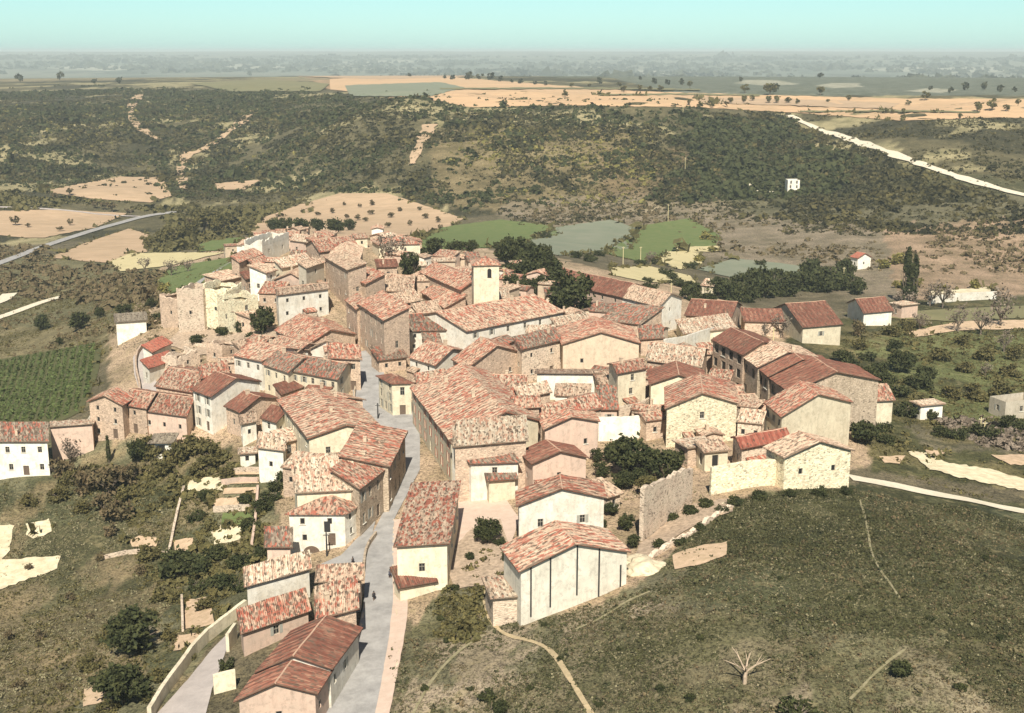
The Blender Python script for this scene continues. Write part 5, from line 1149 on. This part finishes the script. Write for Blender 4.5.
grove('orchard', [(95,208,8),(105,210,9),(112,212,10),(70,226,7),(60,232,7),(16,226,10),(28,228,6),(70,196,8),(55,200,8),(130,216,9),(190,226,9)], 'bare roadside tree along the left country road', 'trees along the country road')
grove('plateau', [(730,104,6),(744,104,7),(752,102,6),(768,104,7),(776,104,7),(788,104,7),(797,105,6),(820,95,8),(828,103,4),(848,102,6),(745,93,9),(770,95,12),(925,101,9),(908,106,6),(977,113,9),(992,111,10),(1006,112,7),(886,114,5),(892,114,5),(903,114,6),(903,120,5),(690,88,6),(619,88,6),(624,93,8),(640,92,6),(650,92,6),(660,92,7),(565,98,7),(689,106,6),(700,108,7),(712,108,6),(572,88,5),(1018,106,6),(960,120,6),(590,88,5)], 'small round tree dotted on the plateau field', 'trees dotted on the plateau')
grove('fartree', [(445,79,4),(468,80,10),(480,80,8),(490,80,9),(500,82,7),(425,76,5),(410,77,4),(395,75,4),(452,80,6),(512,83,5),(600,84,7),(820,78,7),(830,70,5),(700,72,5),(1000,92,7),(985,90,9),(965,90,8),(950,93,6),(930,90,5),(1015,92,6),(740,82,6),(640,80,5),(655,84,7),(668,85,7),(682,85,7),(520,84,6),(535,85,5),(545,86,6),(775,92,9),(120,84,8),(95,84,7),(20,82,9),(60,80,9),(240,72,6),(250,76,6),(225,73,5)], 'small dark tree far off where the plateau meets the blue plain', 'far trees at the end of the plateau')
# ------------------------------------------------------------- uncountable scrub
def scrub(name, n, poly, rlo, rhi, size, lm, label, seed, dens_s=60, thr=.42, quads=12, flat=.75, qs=.42, thr2=.14, rag=14, excl=True, leak=.14):
    r = np.random.default_rng(seed); xs, ys, ss = [], [], []; got = 0
    pxs = [p[0] for p in poly]; t0, t1 = math.atan((min(pxs)-W/2)/FPX), math.atan((max(pxs)-W/2)/FPX)
    for _ in range(60):
        m_ = 20000; th = r.uniform(t0-.02, t1+.02, m_); rr = np.sqrt(r.uniform(rlo**2, rhi**2, m_))
        x, y = rr*np.sin(th), rr*np.cos(th); z = zt(x, y); px, py = proj(x, y, z); px = px+(fbm(x,y,rlo*.05,7)-.5)*rag*3; py = py+(fbm(x,y,rlo*.05,8)-.5)*rag
        nz = fbm(x, y, dens_s, seed, 3); k = inpoly(px, py, poly) & (nz > thr + r.uniform(-thr2,thr2,m_))
        x, y = x[k], y[k]
        if excl:
            bad = np.zeros(len(x), bool)
            for e in EXCL:
                ea = np.array(e); lo, hi = ea.min(0), ea.max(0); c_ = (x > lo[0])&(x < hi[0])&(y > lo[1])&(y < hi[1])
                if c_.any(): bad[c_] |= inpoly(x[c_], y[c_], e)
            bad &= r.random(len(x)) > leak; x, y = x[~bad], y[~bad]
        xs.append(x); ys.append(y); got += len(x)
        if got >= n: break
    x = np.concatenate(xs)[:n]; y = np.concatenate(ys)[:n]; n = len(x); z = zt(x, y)
    s = size*r.lognormal(0, .38, n)
    # one tuft = quads spread over a half dome
    u = r.normal(size=(n, quads, 3)); u[...,2] = np.abs(u[...,2]); u /= np.linalg.norm(u, axis=2)[...,None]
    c = u*r.uniform(.35,1,(n,quads,1))**.5; c[...,2] *= flat
    a = r.normal(size=(n,quads,3)); a /= np.linalg.norm(a,axis=2)[...,None]; b_ = np.cross(a, u+.3*r.normal(size=u.shape)); b_ /= np.linalg.norm(b_,axis=2)[...,None]
    sc = s[:,None,None]; P0 = np.stack([x,y,z-.05*s],-1)[:,None,:]; q_ = qs*r.uniform(.6,1.2,(n,quads,1))
    c = P0+c*sc; a = a*sc*q_; b_ = b_*sc*q_
    V_ = np.stack([c-a, c-b_, c+a, c+b_], 2).reshape(-1,3); F_ = np.arange(len(V_)).reshape(-1,4)
    o = link(bpy.data.objects.new(name, np_mesh(name, V_, F_, LM[lm]))); tag(o, label, kind='stuff'); print(name, n); return o
hp = [(-120,74),(0,76),(140,84),(200,92),(260,92),(340,98),(430,104),(470,108),(560,108),(640,110),(700,112),(780,112),(800,116),(1024,120),(1150,122),(1150,240),(1024,240),(900,235),(800,232),(720,220),(660,216),(600,222),(540,222),(470,216),(430,206),(390,192),(340,192),(300,203),(250,220),(180,215),(172,196),(160,176),(118,176),(40,190),(-120,195)]
scrub('scrub', 30000, hp, 620, 2000, 1.25, 'scrub', 'dense garrigue scrub covering the hillsides', 3, 45, .47, 8)
scrub('scrub', 9500, [(-120,84),(700,100),(720,170),(560,190),(470,212),(330,190),(200,200),(-120,180)], 700, 2300, 2.1, 'evergreen', 'dark oak scrub in the folds of the hills', 11, 110, .49, 12)
scrub('scrub', 7500, [(330,112),(460,112),(700,118),(700,205),(560,200),(470,205),(380,190),(300,190),(200,190),(0,180),(0,110)], 700, 1700, 2.1, 'scrub', 'clumps of taller scrub on the open hillsides', 15, 34, .50, 12, thr2=.05)
scrub('scrub', 2600, [(330,112),(700,118),(700,205),(470,205),(300,190),(0,180),(0,105)], 700, 1700, 2.4, 'evergreen', 'clumps of dark scrub on the open hillsides', 16, 38, .53, 12, thr2=.04)
scrub('scrub', 3600, [(700,118),(780,114),(800,128),(1024,205),(1150,220),(1150,236),(900,232),(740,214),(690,180)], 600, 1400, 2.0, 'scrub', 'thick scrub below the hill road', 19, 80, .36, 12)
scrub('scrub', 2600, [(690,120),(785,120),(860,160),(850,195),(760,214),(690,210)], 850, 1400, 2.8, 'evergreen', 'dark scrub around the ruined tower', 23, 80, .38, 12)
scrub('scrub', 1800, [(-120,100),(330,110),(330,170),(-120,170)], 850, 2000, 1.4, 'yellow', 'yellowish scrub on the left hill', 31, 60, .52, 10)
scrub('scrub', 1100, [(430,125),(660,125),(650,200),(470,205)], 850, 1400, 1.3, 'yellow', 'yellowish scrub on the middle hill', 37, 50, .50, 10)
scrub('scrub', 1500, [(-120,186),(40,196),(170,205),(260,208),(340,196),(260,232),(200,250),(150,250),(175,212),(120,206),(-120,208)], 600, 1300, 2.6, 'olive', 'hedgerow thicket along the foot of the left hill', 41, 50, .36, 12)
scrub('scrub', 1600, [(-120,240),(40,245),(50,262),(110,270),(170,272),(160,300),(100,312),(60,300),(0,310),(-120,320)], 400, 900, 1.8, 'dry', 'brown thicket below the country road', 43, 35, .40, 12)
scrub('scrub', 900, [(470,205),(640,205),(720,222),(900,232),(1150,240),(1150,285),(930,285),(820,262),(720,250),(640,218),(520,222)], 600, 1200, 1.5, 'dry', 'low brown scrub on the bare ground at the hill foot', 47, 40, .50, 11)
scrub('scrub', 700, [(-120,300),(110,310),(170,300),(100,350),(-120,372)], 350, 700, .8, 'dry', 'dry tufts on the slope above the vineyard', 53, 20, .44, 9)
scrub('scrub', 700, [(60,470),(240,460),(280,560),(230,600),(170,600),(120,520)], 200, 420, .9, 'olive', 'rough growth in the left gardens', 57, 12, .46, 12)
scrub('scrub', 900, [(850,330),(1150,320),(1150,500),(1024,480),(900,470),(870,430),(850,370)], 240, 520, .9, 'olive', 'rough growth in the right gardens', 59, 18, .46, 12)
scrub('scrub', 420, [(930,420),(1150,412),(1150,470),(1000,450)], 240, 420, 1.1, 'twig', 'grey bramble strip in the right gardens', 60, 14, .42, 12)
scrub('scrub', 500, [(110,330),(170,290),(240,335),(250,350),(180,350)], 300, 620, .9, 'dry', 'weeds on the rubble bank', 62, 20, .45, 9)
scrub('scrub', 400, [(435,590),(500,545),(515,580),(480,640),(440,650)], 170, 330, .55, 'olive', 'weeds beside the stony yard', 63, 8, .4, 10)
# near grass
gp = [(400,640),(440,592),(490,600),(520,626),(600,606),(650,582),(700,535),(735,500),(800,492),(870,492),(1150,545),(1150,900),(380,900)]
scrub('grass', 26000, gp, 110, 420, .20, 'drygrass', 'short dry grass covering the near hill', 71, 9, .44, 7, .9, .3)
scrub('grass', 9000, [(690,540),(740,498),(800,490),(870,490),(1150,545),(1150,640),(850,640),(680,600)], 150, 420, .32, 'thyme', 'dark grass on the right of the near hill', 73, 14, .42, 7, .8, .32)
scrub('grass', 7000, gp, 110, 420, .30, 'dry', 'dead brown stems in the near grass', 79, 14, .52, 7, .9, .3)
scrub('grass', 26000, gp, 110, 420, .24, 'thyme', 'dark thyme tufts in the near grass', 83, 6, .46, 9, .8, .35)
scrub('grass', 9000, [(-150,500),(60,490),(170,500),(190,560),(150,620),(60,720),(-150,900)], 120, 420, .32, 'drygrass', 'dry grass in the lower left gardens', 89, 12, .44, 7, .9, .3)
scrub('grass', 7000, [(-150,480),(200,480),(240,560),(150,720),(-150,900)], 120, 420, .40, 'olive', 'green weeds in the lower left gardens', 97, 14, .46, 8, .9, .3)
scrub('grass', 9000, [(-120,300),(260,260),(180,340),(110,350),(-120,440)], 300, 760, .5, 'olive', 'rough grass on the left slopes', 101, 25, .46, 7, .8, .3)
scrub('grass', 5000, [(840,335),(1150,318),(1150,540),(1024,506),(870,470)], 200, 560, .45, 'olive', 'rough grass in the right gardens', 103, 18, .46, 7, .8, .3)
scrub('rubble', 2600, [(110,340),(300,330),(430,500),(330,480),(180,390)], 200, 600, .22, 'twig', 'loose stones and dead weeds between the houses', 107, 20, .5, 6, .6, .4)
scrub('rubble', 6500, [(140,330),(230,240),(330,240),(560,300),(760,340),(870,440),(720,500),(620,600),(480,590),(400,470),(300,520),(130,440)], 180, 620, .30, 'stones', 'loose stones and weeds in the village alleys', 108, 9, .44, 6, .6, .45, leak=0)
r = np.random.default_rng(77); cs = []
for e in FEDGE:
    ea = np.array(e); 
    for a9, b9 in zip(ea, np.roll(ea, -1, 0)):
        R9 = np.hypot(*a9)
        if R9 > 1250: continue
        n9 = int(min(np.hypot(*(b9-a9)), 400)/(1.2+R9*.004)*.9)
        for _ in range(n9): cs.append((*(a9+(b9-a9)*r.random()+r.normal(0, .25+R9*.0012, 2)), .25+R9*.0011))
cs = np.array(cs); x, y = cs[:,0], cs[:,1]; n9 = len(x); z = zt(x,y); s9 = cs[:,2]*r.lognormal(0,.5,n9)
u = r.normal(size=(n9,9,3)); u[...,2] = abs(u[...,2])*.7; c = np.stack([x,y,z],-1)[:,None]+u*s9[:,None,None]*.6; a9 = r.normal(size=(n9,9,3))*s9[:,None,None]*.4; b9 = r.normal(size=(n9,9,3))*s9[:,None,None]*.4
VV = np.stack([c-a9,c-b9,c+a9,c+b9],2).reshape(-1,3); o = link(bpy.data.objects.new('weeds', np_mesh('weeds', VV, np.arange(len(VV)).reshape(-1,4), LM['olive']))); tag(o, 'weeds and low hedge along the field and plot borders', kind='stuff'); print('weeds', n9)
# far plain: woods and hedges as one mass
scrub('wood', 4200, [(-200,48),(1224,48),(1224,100),(700,88),(300,74),(-200,76)], 4200, 14000, 17, 'far', 'far woods and hedges on the blue plain', 113, 900, .50, 8, .4, .8, .1)
# vineyard rows
r = random.Random(5); V_ = []; poly = [(-60,374),(0,362),(95,345),(98,375),(80,410),(55,420),(-60,426)]
c0 = hit(40,385); pts_ = []
ax = (hit(70,352)-hit(52,418)).xy.normalized(); ay = Vector((-ax.y, ax.x)); root = empty('vineyard', c0, 'rows of dark green vines left of the village', 'vineyard'); k = 0
for i in range(-34, 35):
    vv = []
    for j in range(-80, 80):
        p = c0.xy+ay*i*2.4+ax*j*1.0; z = zg(p.x,p.y); a_, b2 = proj(p.x,p.y,z)
        if inpoly(np.array([float(a_)]), np.array([float(b2)]), poly)[0] and r.random() < .93: vv.append((p.x,p.y,z))
    if len(vv) < 24: continue
    vv = np.array(vv); n_ = len(vv); q_ = 9; rg = np.random.default_rng(i+90)
    c = vv[:,None,:]+rg.normal(0,1,(n_,q_,3))*[.38,.38,.22]+[0,0,.55]; a_ = rg.normal(size=(n_,q_,3))*.26; b2 = rg.normal(size=(n_,q_,3))*.22
    VV = np.stack([c-a_,c-b2,c+a_,c+b2],2).reshape(-1,3)-np.array(c0); me = np_mesh('vine_row', VV, np.arange(len(VV)).reshape(-1,4), LM['vine'])
    o = bpy.data.objects.new('vine_row', me); COL.objects.link(o); o.parent = root
# ------------------------------------------------------------- poles, people, stones
def pole(px, py, hpx, label, mat='pole'):
    p = hit(px, py); d = math.sqrt(p.x**2+p.y**2+(CAMZ-p.z)**2); h = hpx*d/FPX*1.02
    root = empty('telegraph_pole', p, label, 'pole', 'telegraph poles')
    mb = MB(); mb.tube([(0,0,-.3),(0,0,h)], [.2,.13]); mb.obj('pole', M[mat], root)
    m2 = MB(); m2.box((0,0,h-.5),(1.2,.12,.12)); m2.obj('crossbar', M[mat], root)
    for s in (-.45, .45): m3 = MB(); m3.tube([(s,0,h-.44),(s,0,h-.2)], .06); m3.obj('insulator', M['surround'], root)
for a_ in ((504,291,24,'white pole standing beside the church tower'),(567,316,27,'yellowish pole in front of the round dark tree'),(623,265,18,'pole at the left of the green field behind the barns'),(640.5,262,15,'pole at the right of the green field behind the barns'),
 (683,112,10,'pole on the plateau edge above the scrub'),(808,281,14,'pole in the meadow behind the hedge bushes'),(843,286,18,'yellow pole beside the hedge near the tiny tower shed'),(685,172,14,'pole on the scrub hill left of the ruined tower'),
 (773,346,18,'pole in front of the grey bare tree'),(794,437,42,'tall thin pole against the row end house'),(671,296,13,'pole behind the white barn gable'),(668,222,17,'pole on the grey slope above the green field'),(980,432,14,'post in the bramble strip, the left one'),(984,433,11,'post in the bramble strip, the right one'),
 (378,419,16,'slender pole on the street by the corner house','iron'),(695,297,12,'short pole in the hedge right of the barns'),(327,556,24,'dark pole in front of the white hip roofed house','iron')):
    pole(*a_)
def person(px, py, label, coat, rz):
    p = hit(px, py); V_ = [(0,0,1.0),(0,0,1.25),(0,0,1.46),(0,0,1.56),(0,.01,1.68), (.11,0,.95),(.12,.12,.5),(.12,.05,.06),(.12,.2,.03), (-.11,0,.95),(-.12,-.06,.5),(-.12,-.2,.08),(-.12,-.06,.03), (.2,0,1.42),(.27,-.04,1.14),(.25,.08,.9), (-.2,0,1.42),(-.27,.03,1.14),(-.25,.12,.92)]
    E = [(0,1),(1,2),(2,3),(3,4),(0,5),(5,6),(6,7),(7,8),(0,9),(9,10),(10,11),(11,12),(2,13),(13,14),(14,15),(2,16),(16,17),(17,18)]
    R = [.16,.17,.15,.07,.115,.10,.075,.05,.045,.10,.075,.05,.045,.075,.05,.04,.075,.05,.04]
    me = bpy.data.meshes.new('person'); me.from_pydata(V_, E, []); o = bpy.data.objects.new('person', me); link(o)
    o.modifiers.new('skin', 'SKIN'); o.modifiers['skin'].use_smooth_shade = True; s2 = o.modifiers.new('sub', 'SUBSURF'); s2.levels = 1; s2.render_levels = 1
    for i, v in enumerate(me.skin_vertices[0].data): v.radius = (R[i], R[i]*.8); v.use_root = (i == 0)
    me.materials.append(M['skin']); o.location = p; o.rotation_euler = (0,0,rz); tag(o, label, 'person', 'people in the street')
    mb = MB(); mb.tube([(0,0,.78),(0,0,1.0),(0,0,1.28),(0,0,1.5)], [.30,.22,.24,.12], 10); mb.obj('coat', coat, o, True)
    mb = MB(); mb.tube([(0,0,1.66),(0,0,1.72),(0,0,1.80)], [.14,.135,.05], 8); mb.obj('hair', M['iron'], o, True)
M['skin'] = flat_mat('skin_and_dark_trousers', (.16,.11,.08), None, 3); M['coat1'] = flat_mat('coat_black', (.03,.03,.035), None, 3); M['coat2'] = flat_mat('coat_dark_blue', (.05,.06,.09), None, 3)
person(374, 601, 'person in black walking down the middle of the street', M['coat1'], .4)
person(390, 579, 'person in dark clothes standing at the right side of the street', M['coat2'], 2.0)
person(353, 566, 'person in dark clothes beside the curb wall at the fork', M['coat1'], 1.2)
def rock(px, py, w_, label, seed, hgt=.5):
    p = hit(px, py); d = math.sqrt(p.x**2+p.y**2+(CAMZ-p.z)**2); s = w_*d/FPX/2
    bm = bmesh.new(); bmesh.ops.create_icosphere(bm, subdivisions=4, radius=1)
    for v in bm.verts:
        c = v.co; n_ = float(fbm(np.array(c.x*2+9+seed), np.array(c.y*2+c.z*1.7+9), 1.0, seed, 4)); v.co = c*(.7+.6*n_); v.co.z *= hgt
        v.co *= s
    me = bpy.data.meshes.new('limestone_outcrop'); bm.to_mesh(me); bm.free(); me.materials.append(M['rock'])
    o = bpy.data.objects.new('limestone_outcrop', me); o.location = p; link(o); return tag(o, label, 'rock')
rock(646, 570, 42, 'pale limestone outcrop at the right foot of the shed house', 3)
rock(637, 562, 24, 'smaller pinkish outcrop between the shed house and the pale one', 5, .6)
rock(724, 504, 6, 'small pale boulder in the dark grass', 8)
def stairs(px0, px1, label):
    a_, b2 = hit(*px0), hit(*px1); d = (b2-a_).xy; L = d.length; d.normalize(); n_ = 8; root = empty('stone_steps', a_, label, 'steps'); mb = MB()
    for i in range(n_):
        p = a_.xy+d*(L*(i+.5)/n_); z = zg(p.x,p.y); mb.box((p.x-a_.x,p.y-a_.y,z-a_.z+.0), (L/n_*.98,2.2,.5), math.atan2(d.y,d.x))
    mb.obj('step', M['pinkplot'], root)
# ------------------------------------------------------------- light, air and sky
SUN_EL, SUN_AZ = 46, 181   # compass style: camera looks to 0, sun behind it a little to the left
el = math.radians(SUN_EL); az = math.radians(SUN_AZ)
tos = Vector((math.sin(az)*math.cos(el), math.cos(az)*math.cos(el), math.sin(el)))
sd = bpy.data.lights.new('sun', 'SUN'); sd.energy = 5.0; sd.angle = math.radians(.6); sd.color = (1, .935, .83)
so = bpy.data.objects.new('sun', sd); so.rotation_euler = tos.to_track_quat('Z', 'Y').to_euler(); link(so)
wd = bpy.data.worlds.new('World'); S.world = wd; wd.use_nodes = True; nt = wd.node_tree
bg = nt.nodes['Background']; sk = nt.nodes.new('ShaderNodeTexSky'); sk.sky_type = 'NISHITA'; sk.sun_disc = False
sk.sun_elevation = el; sk.sun_rotation = az; sk.altitude = 300; sk.air_density = 1.0; sk.dust_density = .6; sk.ozone_density = 1.6
tc = nt.nodes.new('ShaderNodeTexCoord'); sz = nt.nodes.new('ShaderNodeSeparateXYZ'); nt.links.new(tc.outputs['Generated'], sz.inputs[0])
rp = nt.nodes.new('ShaderNodeValToRGB'); e = rp.color_ramp.elements   # turquoise air low down, more neutral overhead
e[0].position = 0.0; e[0].color = (.80, 1.20, 1.45, 1); e[1].position = .4; e[1].color = (.56, .56, .56, 1); x = e.new(.04); x.color = (.76, 1.10, 1.22, 1); x = e.new(.10); x.color = (.7, .88, .92, 1)
nt.links.new(sz.outputs[2], rp.inputs[0])
tint = nt.nodes.new('ShaderNodeMix'); tint.data_type = 'RGBA'; tint.blend_type = 'MULTIPLY'; tint.inputs[0].default_value = 1; nt.links.new(rp.outputs[0], tint.inputs[7])
nt.links.new(sk.outputs[0], tint.inputs[6]); nt.links.new(tint.outputs[2], bg.inputs['Color']); bg.inputs['Strength'].default_value = .068
# the air
m = bpy.data.materials.new('air_haze'); m.use_nodes = True; nt = m.node_tree; nt.nodes.clear()
out = nt.nodes.new('ShaderNodeOutputMaterial'); pv = nt.nodes.new('ShaderNodeVolumePrincipled'); nt.links.new(pv.outputs[0], out.inputs['Volume'])
pv.inputs['Color'].default_value = (.86, .98, .95, 1); pv.inputs['Density'].default_value = .00010; pv.inputs['Anisotropy'].default_value = 0
zlo, zhi = float(GZ.min())-30, max(CAMZ, float(GZ.max()))+20; mb = MB(); mb.box((0, 12500, (zlo+zhi)/2), (60000, 40000, zhi-zlo))
ho = mb.obj('haze', m); tag(ho, 'pale blue air haze over the valley', kind='stuff')
S.render.engine = 'CYCLES'; S.cycles.max_bounces = 5; S.cycles.diffuse_bounces = 3; S.cycles.volume_bounces = 0; S.cycles.transparent_max_bounces = 4; S.cycles.glossy_bounces = 1
S.cycles.use_denoising = True; S.cycles.caustics_reflective = False; S.cycles.caustics_refractive = False
S.view_settings.view_transform = 'Standard'; S.view_settings.look = 'None'; S.view_settings.exposure = .68; S.view_settings.gamma = 1
# every top-level mesh still without a kind or category is a mistake: print them
for o in COL.objects:
    if o.parent is None and o.type in ('MESH','EMPTY') and not (o.get('category') or o.get('kind')): print('UNTAGGED', o.name)
    if 'group' in o.keys() and not o['group']: del o['group']
